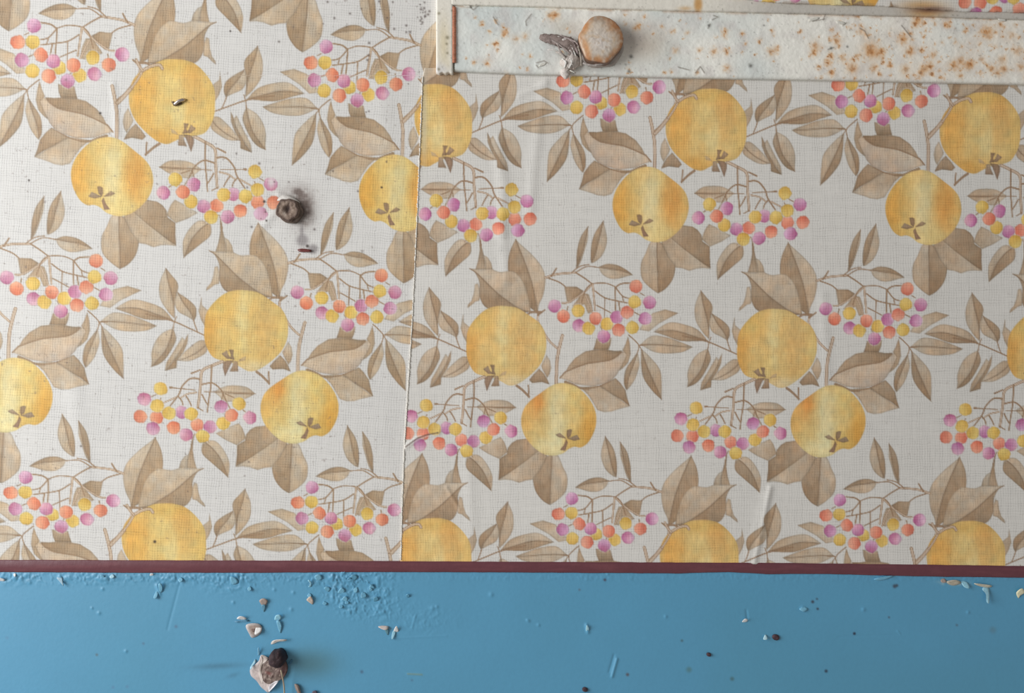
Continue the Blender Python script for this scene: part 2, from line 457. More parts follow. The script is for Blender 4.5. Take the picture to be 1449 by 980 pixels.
# twigs
def only_mirror(pts, wd):
    def go(mir):
        if mir: stroke(tf(cv('p', [(2099 - (760 + x / 3.266), 309 + 90 + y / 3.266) for x, y in pts]), True), wd, ST, taper=1, light=STL)
    LATE.append(go)
LATE = []
only_mirror([(545, 325), (575, 290), (602, 255)], 5.5)
only_mirror([(602, 255), (625, 220), (645, 180)], 3.6)
only_mirror([(645, 180), (680, 158), (715, 150), (728, 165)], 4.5)
only_mirror([(645, 180), (628, 160), (615, 135)], 3.6)
stem('p', [(1146, 446), (1145, 456), (1152, 470), (1161, 484), (1172, 494.5)], 3.2, 1, True)
stem('p', [(1180, 477), (1175.5, 495), (1172, 515), (1171, 546)], 4.6, 1, True)
stem('p', [(1145.5, 448), (1155, 441)], 3, 0.7)
stem(1, [(1530, 800), (1440, 800), (1375, 852)], 4, 0.6)
# apples
apple('p', [(1044, 488), (1046, 471), (1055, 456), (1070, 442), (1085, 436.5), (1100, 436), (1116, 438.5), (1132, 448), (1147, 459), (1155, 472), (1157.5, 490), (1154, 508), (1145, 523), (1130, 537), (1116, 546), (1104, 548), (1094, 543), (1082, 537), (1070, 535), (1056, 530), (1048, 518), (1044, 504)],
      (214, 176, 92),
      [(1048, 500, 14, 48, (214, 152, 58), .8), (1062, 455, 20, 22, (208, 168, 76), .6), (1096, 470, 9, 55, (218, 198, 128), .55), (1128, 480, 16, 50, (204, 160, 84), .6), (1108, 543, 26, 10, (216, 190, 130), .8), (1150, 490, 8, 40, (214, 180, 96), .5), (1085, 515, 10, 20, (214, 180, 96), .6)],
      [(1048, 500, 13, 42, (216, 176, 88), .7), (1075, 460, 14, 34, (208, 150, 66), .55), (1107, 480, 14, 50, (218, 186, 104), .5), (1140, 490, 18, 50, (212, 152, 58), .75), (1115, 540, 24, 12, (212, 150, 54), .7), (1100, 445, 34, 10, (206, 158, 66), .6), (1090, 505, 10, 22, (220, 200, 128), .6)])
apple('a', [(640, 604), (600, 632), (558, 664), (532, 698), (521, 748), (533, 802), (566, 848), (608, 880), (650, 889), (690, 880), (718, 860), (740, 852), (768, 854), (798, 832), (824, 782), (831, 730), (818, 682), (790, 640), (752, 606), (706, 590), (672, 591)],
      (216, 182, 98),
      [(1143, 570, 14, 24, (210, 138, 52), .85), (1127, 600, 9, 30, (214, 164, 76), .7), (1172, 600, 13, 60, (220, 204, 142), .75), (1160, 636, 22, 14, (222, 206, 142), .7), (1218, 615, 14, 44, (210, 150, 50), .85), (1198, 632, 16, 22, (208, 160, 64), .7), (1196, 565, 12, 24, (218, 186, 98), .5)],
      [(1143, 590, 15, 44, (212, 146, 56), .85), (1127, 610, 9, 30, (214, 164, 76), .6), (1176, 600, 13, 60, (220, 200, 136), .75), (1160, 636, 22, 14, (222, 192, 112), .7), (1218, 605, 16, 54, (212, 152, 54), .85), (1198, 632, 12, 22, (212, 170, 80), .6)])
ELEMS += LATE
# dried calyx of C and D
shape(3, [(1030, 342), (1078, 342), (1072, 400), (1088, 442), (1045, 432), (1050, 390)], 1, c=DK2, c2=ST)
shape(3, [(962, 385), (1012, 350), (1030, 400), (1062, 432), (1012, 432)], 1, c=DK, c2=ST)
shape(3, [(1080, 445), (1010, 450), (978, 470), (975, 520), (997, 606), (1030, 530), (1050, 485)], 1, c=ST, c2=ck(140, 110, 90))
shape(3, [(1078, 450), (1115, 455), (1122, 552), (1038, 555), (1066, 500)], 1, c=DK, c2=ST)
shape(3, [(1120, 455), (1150, 420), (1195, 400), (1186, 442)], 0, alpha=0.6)
shape(6, [(345, 12), (370, 2), (397, 6), (382, 70), (350, 98), (340, 60)], 1, c=DK2, c2=ST)
shape(6, [(228, 58), (272, 38), (300, 62), (340, 98), (300, 90), (262, 82)], 1, c=DK, c2=ST)
shape(6, [(350, 98), (400, 75), (445, 58), (474, 105), (415, 118)], 1, c=DK, c2=ST)
shape(6, [(335, 102), (352, 135), (325, 218), (272, 210), (312, 160)], 1, c=ST, c2=ck(140, 108, 92))
# twig bits between C and D
stem(3, [(1295, 548), (1350, 590), (1415, 655)], 3.8, 0.8)
stem(3, [(1410, 545), (1415, 665)], 2.2, 0.9)
# lower left cluster stalks
for pts, wd, lt in (([(970, 460), (880, 500), (780, 560), (765, 700), (755, 800), (740, 920)], 4.4, True), ([(870, 500), (862, 700), (845, 830), (830, 960)], 2.4, False),
        ([(755, 640), (700, 632), (650, 650), (590, 720), (560, 800), (480, 912)], 2.6, False), ([(480, 732), (600, 740), (715, 748)], 1.6, False),
        ([(780, 690), (880, 675), (960, 740), (1000, 830), (1048, 925)], 2.4, False), ([(980, 770), (960, 850)], 1.8, False), ([(1000, 775), (1095, 815)], 1.8, False),
        ([(630, 810), (660, 860), (680, 905)], 2.2, False), ([(560, 820), (590, 860), (600, 900)], 2.2, False), ([(725, 772), (640, 790), (580, 830)], 2.6, True),
        ([(530, 830), (420, 882)], 2.6, True), ([(780, 790), (810, 850), (835, 890)], 2.2, False), ([(800, 760), (1000, 760), (1270, 762)], 1.3, False),
        ([(680, 585), (760, 550)], 2.6, False), ([(300, 830), (360, 800)], 1.6, False), ([(380, 865), (395, 840)], 2, False), ([(480, 732), (500, 731)], 3.2, False),
        ([(740, 920), (790, 950)], 1.8, False), ([(1170, 930), (1190, 945)], 2, False)):
    stem(3, pts, wd, 0.8, lt)
# upper right cluster stalks
for pts, wd, lt in (([(130, 462), (250, 425), (430, 410)], 3.6, True), ([(190, 445), (215, 410), (240, 368)], 2.6, False), ([(430, 410), (540, 350), (660, 360)], 1.7, False),
        ([(390, 410), (470, 350), (560, 330)], 1.7, False), ([(440, 415), (520, 465), (595, 520)], 2.2, False), ([(160, 465), (270, 505), (330, 550)], 2, False),
        ([(595, 520), (500, 615), (360, 700), (300, 708)], 3, True), ([(590, 520), (650, 512), (740, 515), (830, 550)], 1.8, False), ([(830, 550), (880, 518), (970, 508)], 2.4, False),
        ([(600, 525), (610, 620), (625, 780)], 3.2, True), ([(575, 530), (530, 580), (490, 700)], 2, False), ([(625, 590), (720, 655), (840, 685), (960, 708)], 2, False),
        ([(722, 655), (720, 740), (718, 850)], 1.8, False), ([(825, 550), (824, 670), (828, 790)], 2.2, False), ([(832, 560), (900, 640), (985, 665)], 2, False),
        ([(858, 690), (872, 790)], 2.2, False), ([(640, 730), (700, 760), (785, 805)], 1.8, False), ([(530, 630), (570, 720), (600, 800)], 2.8, True),
        ([(895, 640), (910, 700)], 1.7, False), ([(355, 745), (345, 790)], 2, False), ([(1000, 790), (1070, 825)], 1.8, False), ([(680, 940), (700, 980)], 2, False),
        ([(1075, 610), (1110, 630)], 1.5, False)):
    stem(2, pts, wd, 0.85, lt)
stem(1, [(915, 35), (935, 90), (950, 160)], 1.5)
stem('p', [(1051, 650), (1035, 632)], 1)
# berries: lower left cluster, upper right cluster
for x, y, k in ((133, 683, 'y'), (70, 727, 'p'), (118, 800, 'r'), (120, 752, 'y'), (55, 798, 'r'), (103, 845, 'p'), (213, 775, 'p'), (165, 780, 'y'), (183, 838, 'r'), (232, 865, 'p'),
                (275, 825, 'r'), (250, 780, 'y'), (325, 830, 'p'), (295, 870, 'y'), (437, 733, 'y'), (375, 815, 'y'), (367, 748, 'p'), (407, 780, 'r'), (480, 788, 'p')):
    berry('a', x, y, k)
for x, y, k in ((660, 275, 'p'), (697, 317, 'r'), (757, 295, 'y'), (760, 355, 'p'), (800, 365, 'y'), (828, 325, 'r'), (862, 398, 'p'), (875, 347, 'y'), (915, 320, 'p'), (922, 372, 'r'),
                (957, 300, 'r'), (978, 362, 'y'), (1030, 325, 'p'), (987, 258, 'y'), (992, 195, 'r'), (1048, 260, 'p')):
    berry('a', x, y, k, km={992: 'p', 1048: 'r'}.get(x), dm={828: (-4, 1.5), 875: (-6, -1.5), 800: (-5, 0), 757: (-4, 0), 697: (-4, 0), 922: (-2, 1.5), 978: (-4, 0), 862: (1.5, -3), 957: (-1.5, 0), 987: (-2, -1)}.get(x, (0, 0)))
for mir in (False, True):
    for e in ELEMS: e(mir)

def print_at(U, V):
    x = (U % TU) / TU * tw; y = (V % TV) / TV * th
    xi = np.floor(x).astype(int); yi = np.floor(y).astype(int); fx = (x - xi)[..., None]; fy = (y - yi)[..., None]
    g = lambda a, b: tile[a % th, b % tw]
    return (g(yi, xi) * (1 - fx) + g(yi, xi + 1) * fx) * (1 - fy) + (g(yi + 1, xi) * (1 - fx) + g(yi + 1, xi + 1) * fx) * fy

# how each hung sheet lies and stretches: picture positions of print motifs -> print coordinates
cA, cC, cB, cD = (MIR, -303.5), (0., 0.), (MIR - 74.8, -303.5 + 104.4), (74.8, 104.4)
bLLp, bLLr, bLLy = canon(940 + 480 / 2.883, 340 + 788 / 2.883), canon(940 + 55 / 2.883, 340 + 798 / 2.883), canon(940 + 133 / 2.883, 340 + 683 / 2.883)
bURp, bURr, bURq = canon(940 + 660 / 2.883, 340 + 275 / 2.883), canon(940 + 992 / 2.883, 340 + 195 / 2.883), canon(940 + 1048 / 2.883, 340 + 260 / 2.883)
mm = lambda p: (MIR - p[0], p[1] - 303.5)
def fit(lm):
    X = []; U = []
    for x, y, c, i, j in lm:
        x_, y_ = x / 700, y / 500
        X.append([1, x_, y_, x_ * x_, x_ * y_, y_ * y_]); U.append([c[0] + i * TU, c[1] + j * TV])
    k, *_ = np.linalg.lstsq(np.array(X), np.array(U), rcond=None)
    r = np.array(X) @ k - np.array(U)
    print('print fit residual px', np.abs(r).max(0), [(l[0], l[1], *np.round(e, 1)) for l, e in zip(lm, r) if np.abs(e).max() > 3])
    return k
def warp(k, X, Y):
    x, y = X / 700, Y / 500
    o = sum(k[i] * b[..., None] for i, b in enumerate((np.ones_like(x), x, y, x * x, x * y, y * y)))
    return o[..., 0], o[..., 1]
KR = fit([(999, 183, cA, 0, 0), (1388, 188, cA, 1, 0), (917, 292, cB, 0, 0), (1300, 296, cB, 1, 0), (717, 490, cC, -1, 0), (1101, 492, cC, 0, 0),
          (793, 595, cD, -1, 0), (1175, 597, cD, 0, 0), (1168, 434, bURp, 0, 0), (783, 430, bURp, -1, 0), (1284, 407, bURr, 0, 0), (900, 404, bURr, -1, 0),
          (1106, 613, bLLp, 0, 0), (724, 611, bLLp, -1, 0), (959, 617, bLLr, 0, 0), (1340, 620, bLLr, 1, 0), (990, 308, mm(bLLp), 0, 0), (602, 302, mm(bLLp), -1, 0),
          (1137, 318, mm(bLLr), 0, 0), (751, 312, mm(bLLr), -1, 0), (810, 704, mm(bURr), 0, 1), (1189, 707, mm(bURr), 0 + 1, 1), (921, 734, mm(bURp), 0, 1), (1301, 736, mm(bURp), 1, 1),
          (987, 790, cA, 0, 1), (1366, 790, cA, 1, 1), (934, 123, mm(bURp), 0, 0), (1323, 128, mm(bURp), 1, 0)])
KL = fit([(243, 143, cA, -2, 0), (153, 252, cB, -2, 0), (551, 277, cB, -1, 0), (350, 465, cC, -2, 0), (427, 578, cD, -2, 0), (10, 391, bURp, -3, 0), (423, 411, bURp, -2, 0),
          (136, 370, bURr, -3, 0), (541, 390, bURr, -2, 0), (200, 590, bLLr, -2, 0), (229, 551, bLLy, -2, 0), (355, 592, bLLp, -2, 0), (174, 78, mm(bURp), -2, 0), (583, 105, mm(bURp), -1, 0),
          (160, 709, mm(bURp), -2, 1), (558, 721, mm(bURp), -1, 1), (38, 674, mm(bURr), -2, 1), (444, 688, mm(bURr), -1, 1), (48, 37, mm(bURr), -2, 0), (463, 65, mm(bURr), -1, 0),
          (233, 273, mm(bLLp), -2, 0), (225, 768, cA, -2, 1), (18, 560, cD, -3, 0)])

# ================================================================== setting
XL, XR, YT, YB = -40, 1490, -30, 1012
SEAM = [(-30, 617), (0, 617), (100, 600), (110, 598), (300, 590.5), (450, 583.5), (620, 573), (650, 571.5), (720, 569), (800, 567)]
def seam_x(y): return np.interp(y, [a for a, b in SEAM], [b for a, b in SEAM])
TR_T = ([-40, 0, 363, 726, 1089, 1267, 1490], [792, 792, 793, 794.5, 796, 798, 801])
TR_B = ([-40, 0, 200, 363, 500, 726, 900, 960, 1000, 1030, 1086, 1160, 1300, 1490], [809, 809, 810, 810, 809, 809.5, 810.5, 811, 809.6, 809, 812, 811.5, 815, 817.5])

bm = bmesh.new()
def bx(bm, x0, x1, y0, y1, z0, z1):
    vs = [bm.verts.new((x, y, z)) for x in (x0, x1) for y in (y0, y1) for z in (z0, z1)]
    for f in ((0, 1, 3, 2), (4, 6, 7, 5), (0, 4, 5, 1), (2, 3, 7, 6), (0, 2, 6, 4), (1, 5, 7, 3)): bm.faces.new([vs[i] for i in f])
a, b_ = P(XL, YT), P(XR, YB)
bx(bm, a.x, b_.x, 0.0012, 0.06, b_.z, a.z)
me = D.meshes.new('wall_back'); bm.to_mesh(me); bm.free()
tag(link('wall_back', me, M_PLASTER), 'plaster wall behind the paper and paint', kind='structure')

# ---- blue painted lower wall: height field with chips, blisters and scratches
nx, ny = 1150, 155
Xc = np.linspace(XL, XR, nx)
T = np.linspace(0, 1, ny)[:, None]
top = np.interp(Xc, *TR_B) - 4
X = np.repeat(Xc[None], ny, 0); Y = top[None] * (1 - T) + T * YB
C = np.zeros(X.shape + (3,)); C[:] = rgb(88, 158, 194)
C *= (1 + 0.012 * vnoise(X, Y, 60, 41, 3))[..., None]
mix(C, rgb(80, 146, 168), 0.35 * np.clip(vnoise(X, Y, 240, 43, 2) + 0.2, 0, 1))
H = 0.0004 + 0.00003 * vnoise(X, Y, 30, 44, 3) + 0.000008 * vnoise(X, Y, 5, 45, 2)
# crazed, lifting paint under the trim
rough = blob(X, Y, 505, 838, 62, 34, 20, 4) + 0.6 * blob(X, Y, 330, 825, 40, 14) + 0.35 * blob(X, Y, 600, 875, 40, 18) + 0.5 * np.exp(-((Y - 818) / 9) ** 2) * (X < 560) + 0.25 * np.exp(-((Y - 816) / 6) ** 2)
cell = vnoise(X, Y, 8, 46, 3)
cr = np.clip(1 - np.abs(cell) * 7, 0, 1)
H += rough * (0.0011 * np.abs(vnoise(X, Y, 8, 47, 3)) * (vnoise(X, Y, 22, 48, 2) + .7) + 0.0004 * cr)
mix(C, rgb(78, 126, 150), np.clip(0.55 * cr * rough * (vnoise(X, Y, 25, 49) + 0.35), 0, 0.8))
# raised drips, hairs and the scratch lines (x0,y0,x1,y1,width,height)
for x0, y0, x1, y1, wd, hh in ((256, 818, 237, 890, 1.5, -.00015), (551, 903, 632, 899, 1.0, .00012), (588, 870, 583, 888, 1.2, .0002), (866, 957, 873, 932, 1.6, .0006), (862, 950, 869, 926, 1.4, -.0003),
                               (830, 884, 832, 894, 2.2, .0006), (1056, 863, 1058, 878, 1.4, -.0003), (576, 953, 596, 954, .8, .0002), (1185, 901, 1275, 897, .8, -.00008), (90, 822, 84, 815, 2, .0005),
                               (1270, 892, 1274, 897, 1, .0002), (226, 840, 222, 828, 2.2, .0005), (545, 835, 530, 870, 1.2, .0002)):
    H += hh * np.exp(-(polydist(X, Y, [(x0, y0), (x1, y1)]) / wd) ** 2)
for x, y, r in ((122, 826, 1.5), (140, 867, 2.2), (130, 860, 1.5), (178, 921, 2), (748, 878, 2), (746, 877, 1.5), (762, 884, 2), (942, 872, 2), (612, 860, 3), (618, 858, 2), (695, 841, 3), (1136, 860, 3), (860, 812, 2),
                (42, 824, 2), (145, 833, 2), (108, 817, 2), (160, 815, 2), (330, 852, 2), (415, 838, 2), (388, 834, 2), (412, 862, 2.5), (1370, 866, 2), (1222, 862, 2.5)):
    H += 0.0004 * blob(X, Y, x, y, r)
for x, y, r, c, aa in ((1150, 851, 2.2, (50, 60, 75), .9), (1156, 847, 1.6, (60, 80, 95), .8), (1157, 861, 1.8, (50, 60, 75), .9), (1209, 896, 2, (30, 40, 60), 1), (1266, 829, 2.8, (60, 75, 92), .95), (1269, 828, 2.2, (60, 75, 92), .9),
                   (1169, 949, 2.3, (40, 60, 80), .95), (1258, 873, 1.6, (70, 90, 110), .8), (1354, 884, 1.8, (80, 110, 130), .8), (856, 820, 2, (70, 70, 90), .9), (820, 834, 1.8, (90, 110, 130), .7),
                   (965, 906, 2, (70, 100, 110), .7), (975, 947, 4, (80, 125, 130), .7), (1036, 960, 3, (70, 105, 110), .7), (888, 954, 2.4, (90, 75, 80), .8), (512, 950, 2.4, (70, 105, 135), .8), (249, 886, 2.4, (90, 120, 150), .7),
                   (203, 910, 2, (85, 125, 155), .8), (137, 926, 2, (90, 110, 120), .8), (160, 972, 2.4, (90, 140, 175), .7), (180, 971, 2.4, (90, 140, 175), .7), (583, 962, 2, (80, 120, 150), .6), (10, 902, 2.5, (90, 140, 175), .5), (1405, 891, 5, (92, 130, 148), .5)):
    mix(C, rgb(*c), aa * blob(X, Y, x, y, r, p=3))
mix(C, rgb(66, 116, 142), 0.55 * blob(X, Y, 308, 942, 34, 4, -3) + 0.4 * blob(X, Y, 330, 955, 8, 3, -20))      # grubby wipe mark
mix(C, rgb(72, 112, 118), 0.6 * blob(X, Y, 440, 938, 38, 20))                                                # screw's soft shadow painted to its right, rust tinted
mix(C, rgb(150, 150, 110), 0.5 * np.exp(-(polydist(X, Y, [(577, 953), (597, 954)]) / 1.2) ** 2))
mix(C, rgb(220, 220, 214), np.clip(blob(X, Y, 1350, 824, 16, 3) * (vnoise(X, Y, 5, 50) + .6), 0, 1))
me = grid_mesh('wall_lower', X, Y, H, C)
wl = tag(link('wall_lower', me, M_BLUE), 'lower wall in chipped sky blue gloss paint', kind='structure')

# ---- maroon painted trim strip
nx, ny = 900, 12
Xc = np.linspace(XL, XR, nx); T = np.linspace(0, 1, ny)[:, None]
X = np.repeat(Xc[None], ny, 0)
Y = np.interp(Xc, *TR_T)[None] * (1 - T) + np.interp(Xc, *TR_B)[None] * T + 0.35 * vnoise(X, X * 0, 14, 61, 2) * (np.abs(T - .5) > .4)
H = 0.0009 + 0.0004 * np.sin(np.pi * T) + 0.00005 * vnoise(X, Y, 12, 62, 2)
C = np.zeros(X.shape + (3,)); C[:] = rgb(108, 60, 68)
mix(C, rgb(126, 74, 80), np.clip(0.8 * vnoise(X * .12, Y, 4, 63, 3), 0, 1))
mix(C, rgb(100, 52, 62), 0.55 * (T < .14) + 0 * X)
me = grid_mesh('trim_1', X, Y, H, C, skirt=0.0)
tag(link('trim_1', me, M_TRIM), 'narrow maroon strip between wallpaper and blue paint', kind='structure')

# ================================================================== wallpaper sheets
def dirt_and_shade(X, Y, C, left):
    C *= (1 + 0.012 * vnoise(X, Y, 90, 71, 3))[..., None]
    g = np.clip(vnoise(X, Y, 4, 72, 2) - 0.62, 0, 1) * 2
    mix(C, rgb(120, 105, 98), np.clip(g * (0.9 if left else 0.35), 0, .55))
    if not left: return
    smudge_shade = blob(X, Y, 423, 272, 9, 5, 20) * .6 + blob(X, Y, 433, 297, 11, 21) * .55 + blob(X, Y, 425, 300, 14, 24) * .3 + blob(X, Y, 415, 280, 26, 20) * .25  # dirty halo, with the screw's shadow up and right painted into it
    smudge_shade *= 1 + .5 * vnoise(X, Y, 5, 77, 2)
    mix(C, rgb(112, 97, 91), np.clip(smudge_shade * 1.15, 0, .88))
    mix(C, rgb(156, 149, 148), .9 * np.clip(blob(X, Y, 428, 340, 9, 9, 0, 4) + blob(X, Y, 443, 352, 7, 7, 0, 4) + blob(X, Y, 427, 325, 2.5, 8), 0, 1))
    mix(C, rgb(225, 222, 218), .8 * blob(X, Y, 391, 318, 16, 14, 0, 3))            # pale patch where berries wore off
    mix(C, rgb(222, 216, 212), .85 * blob(X, Y, 384, 258, 5, 8) + .4 * blob(X, Y, 372, 305, 12, 8))
    rs = np.random.RandomState(5)
    for cx, cy, n, sx, sy in ((597, 18, 26, 4, 10), (560, 30, 8, 20, 20), (500, 40, 8, 60, 30), (420, 300, 10, 30, 30), (200, 100, 10, 180, 80), (150, 600, 5, 140, 120), (480, 200, 8, 80, 100)):
        for _ in range(n):
            x, y = cx + rs.randn() * sx, cy + rs.randn() * sy
            mix(C, rgb(88, 76, 72), .75 * blob(X, Y, x, y, 0.7 + 1.0 * rs.rand()))
    for x, y, r in ((219, 766, 2.2), (326, 44, 1.4), (142, 160, 1.8), (377, 312, 1.5), (540, 265, 1.6), (41, 255, 1.5), (374, 285, 2.0), (435, 348, 2.2)):
        mix(C, rgb(60, 50, 46), .9 * blob(X, Y, x, y, r, p=3))

def sheet(name, label, x0f, x1f, y0f, y1f, nx, ny, k, h0, mat, left):
    s = np.linspace(0, 1, nx)[None]; t = np.linspace(0, 1, ny)[:, None]
    ya = y0f; Y = None
    # the lower edge follows the trim, the side edges follow the seam
    xa = np.linspace(0, 1, nx)
    Yr = np.linspace(0, 1, ny)
    Yg = ya + Yr * (800 - ya)
    xl, xr = x0f(Yg)[:, None], x1f(Yg)[:, None]
    X = xl * (1 - s) + xr * s
    yb = np.interp(X, *TR_T) + 2.0
    Y = ya * (1 - t) + yb * t
    U, V = warp(k, X, Y)
    C = print_at(U, V)
    H = h0 + 0.00012 * (vnoise(X, Y * .5, 60, 81, 2) + 1) + 0.00001 * vnoise(X, Y, 9, 82, 2)
    if not left:
        for (pts, wd, hh) in (([(705, 200), (712, 260), (708, 330)], 9, .0006), ([(770, 120), (755, 230), (750, 300)], 8, .0004), ([(1090, 690), (1082, 730), (1068, 795)], 4, .0006),
                              ([(1084, 700), (1060, 790)], 7, .0003), ([(735, 135), (752, 127), (772, 117)], 5, .0003), ([(1165, 420), (1172, 560)], 8, .0003), ([(660, 560), (668, 780)], 10, .0003),
                              ([(632, 690), (650, 720)], 3, .0004), ([(1300, 200), (1310, 420)], 12, .0003), ([(640, 330), (705, 350)], 7, .0003), ([(712, 320), (716, 400)], 8, .0004)):
            H += hh * np.exp(-(polydist(X, Y, pts) / wd) ** 2)
        H -= 0.0000
    else:
        for (pts, wd, hh) in (([(160, 120), (166, 190)], 5, .0003), ([(365, 330), (388, 300)], 6, .0004), ([(540, 120), (560, 380)], 14, .0003), ([(100, 500), (120, 700)], 14, .0003), ([(395, 275), (430, 290)], 5, .0006)):
            H += hh * np.exp(-(polydist(X, Y, pts) / wd) ** 2)
    if left:
        H = np.minimum(H, h0 + .0012 * 1.0)
        near = np.clip((seam_x(Y) - X) / 30, 0, 1); H = h0 * .6 + (H - h0 * .6) * near
        sat = C.max(-1) - C.min(-1)
        mix(C, rgb(220, 219, 219), np.clip(.6 - 8 * sat, 0, .45))
        C[..., 2] *= 1 - .22 * np.clip(sat - .08, 0, .5); mix(C, rgb(222, 220, 218), 0.05 + 0 * X)
    dirt_and_shade(X, Y, C, left)
    if not left:
        # little tear in the right sheet beside the seam
        d = polydist(X, Y, [(574, 632), (590, 620), (604, 615), (620, 612)])
        mix(C, rgb(110, 92, 84), .8 * np.clip(1.4 - d, 0, 1)); mix(C, rgb(236, 232, 224), .6 * np.exp(-((d - 2.2) / 1) ** 2) * (Y > 615))
        H += .0004 * np.exp(-(np.maximum(d - 1, 0) / 3) ** 2)
        e = X - seam_x(Y)
        mix(C, rgb(236, 228, 218), .5 * np.exp(-(e / 1.2) ** 2))
        mix(C, rgb(190, 190, 180), .5 * blob(X, Y, 600, 170, 5, 70))
    me = grid_mesh(name, X, Y, H, np.clip(C, 0, 1), skirt=0.0)
    return tag(link(name, me, mat), label, 'wallpaper', 'fruit print wallpaper on the wall')

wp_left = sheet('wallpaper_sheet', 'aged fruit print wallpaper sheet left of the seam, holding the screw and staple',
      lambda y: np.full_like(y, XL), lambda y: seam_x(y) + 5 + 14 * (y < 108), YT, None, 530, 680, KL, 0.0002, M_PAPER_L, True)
wp_right = sheet('wallpaper_sheet', 'fruit print wallpaper sheet right of the seam, below the rusty metal strap',
      lambda y: seam_x(y) + 0.5 * vnoise(y, y * 0, 7, 90, 3) * 1.6, lambda y: np.full_like(y, XR), 96, None, 745, 585, KR, 0.0006, M_PAPER_R, False)

# torn white fibre along the overlap
def ribbon(name, pts, wd, h, mat, parent, color=None, thick=0.0003, jitter=0.3, seed=1):
    r = np.random.RandomState(seed)
    pts = crom(pts, n=6); bm = bmesh.new(); prev = None
    lay = bm.verts.layers.float_color.new('Col')
    n = len(pts)
    for i, p in enumerate(pts):
        q = pts[min(i + 1, n - 1)] - pts[max(i - 1, 0)]; q = q / (np.hypot(*q[:2]) + 1e-9)
        nn = np.array([-q[1], q[0]]); ww = wd * (0.5 + jitter * (r.rand() - .5)) * (0.35 if i in (0, n - 1) else 1)
        hh = h(i / (n - 1)) if callable(h) else h
        row = []
        for s_, hz in ((-1, hh - thick), (-1, hh), (1, hh), (1, hh - thick)):
            v = bm.verts.new(P(p[0] + nn[0] * ww * s_, p[1] + nn[1] * ww * s_, max(hz, 0)))
            c = lin(np.array(color if color is not None else (1, 1, 1)) * (0.92 + .16 * r.rand())); v[lay] = (*c, 1)
            row.append(v)
        if prev:
            for k in range(4): bm.faces.new((prev[k], prev[(k + 1) % 4], row[(k + 1) % 4], row[k]))
        else: bm.faces.new(row)
        prev = row
    bm.faces.new(prev[::-1])
    bmesh.ops.recalc_face_normals(bm, faces=bm.faces)
    for f in bm.faces: f.smooth = True
    me = D.meshes.new(name); bm.to_mesh(me); bm.free()
    return link(name, me, mat, parent)
sy = np.arange(108, 793, 9)
te = ribbon('torn_edge', [(float(seam_x(y)) + 0.25 * math.sin(y), y) for y in sy], 1.5, 0.0010, M_WHITE, wp_right, thick=0.0006, jitter=.9)
te['label'] = 'white torn paper edge along the seam'

# generic curled flake: outline polygon in picture px, bent and with real thickness
def flake(name, pts, hfun, colr, mat, parent=None, thick=0.0003, seed=0, rings=4, rim=None, base=None):
    pts = crom(pts, True, 3); c = np.mean(pts, 0); n = len(pts)
    co, cc, q = [], [], []
    r = np.random.RandomState(seed)
    for side in (0, 1):
        for k in range(rings + 1):
            f = 1 - k / (rings + 0.25)
            for p in pts:
                x, y = c + (p - c) * f
                h = hfun(x, y, f) - (thick if side else 0)
                co.append(P(x, y, max(h, 0.0)))
                col_ = np.array(rim if (rim is not None and k == 0) else colr) * (0.94 + .12 * r.rand())
                cc.append(np.clip(col_, 0, 1))
    def idx(side, k, i): return (side * (rings + 1) + k) * n + i % n
    for side in (0, 1):
        for k in range(rings):
            for i in range(n):
                f = (idx(side, k, i), idx(side, k, i + 1), idx(side, k + 1, i + 1), idx(side, k + 1, i))
                q.append(f if side else f[::-1])
    for i in range(n): q.append((idx(0, 0, i), idx(0, 0, i + 1), idx(1, 0, i + 1), idx(1, 0, i)))
    me = mesh_np(name, np.array(co), np.array(q), np.array(cc), smooth=False)
    bm = bmesh.new(); bm.from_mesh(me)
    for side in (0, 1): bm.faces.new([bm.verts[idx(side, rings, i)] for i in range(n)]) if bm.verts.ensure_lookup_table() is None else None
    bmesh.ops.recalc_face_normals(bm, faces=bm.faces)
    bm.to_mesh(me); bm.free()
    return link(name, me, mat, parent)

# third paper piece: remnant above the strap, pasted over the plate lip
def sheet_top():
    nx, ny = 420, 34
    Xc = np.linspace(985, XR, nx)
    edge = np.interp(Xc, [985, 1050, 1080, 1130, 1190, 1240, 1290, 1330, 1370, 1410, 1490], [-10, -2, 1.5, 5, 6.5, 7.5, 11, 13.5, 16, 16, 19]) + 0.9 * vnoise(Xc, Xc * 0, 6, 95, 3)
    T = np.linspace(0, 1, ny)[:, None]
    X = np.repeat(Xc[None], ny, 0); Y = -34 * (1 - T) + edge[None] * T
    U, V = warp(KR, X, Y + 0)
    C = print_at(U, V - 0)
    mix(C, rgb(200, 150, 90), .75 * np.clip(blob(X, Y, 1305, 8, 30, 8), 0, 1)); mix(C, rgb(105, 72, 62), .85 * blob(X, Y, 1318, 13, 20, 3.5))
    mix(C, rgb(150, 130, 112), np.clip((T - .9) * 6, 0, .5) * np.clip(vnoise(X, Y, 9, 97) + .5, 0, 1))
    H = 0.0052 + 0.0002 * vnoise(X, Y, 25, 96, 2) + 0 * X
    me = grid_mesh('wallpaper_remnant', X, Y, H, np.clip(C, 0, 1), skirt=0.0041)
    return tag(link('wallpaper_remnant', me, M_PAPER_R), 'torn strip of fruit wallpaper above the rusty strap at the top edge', 'wallpaper')
sheet_top()

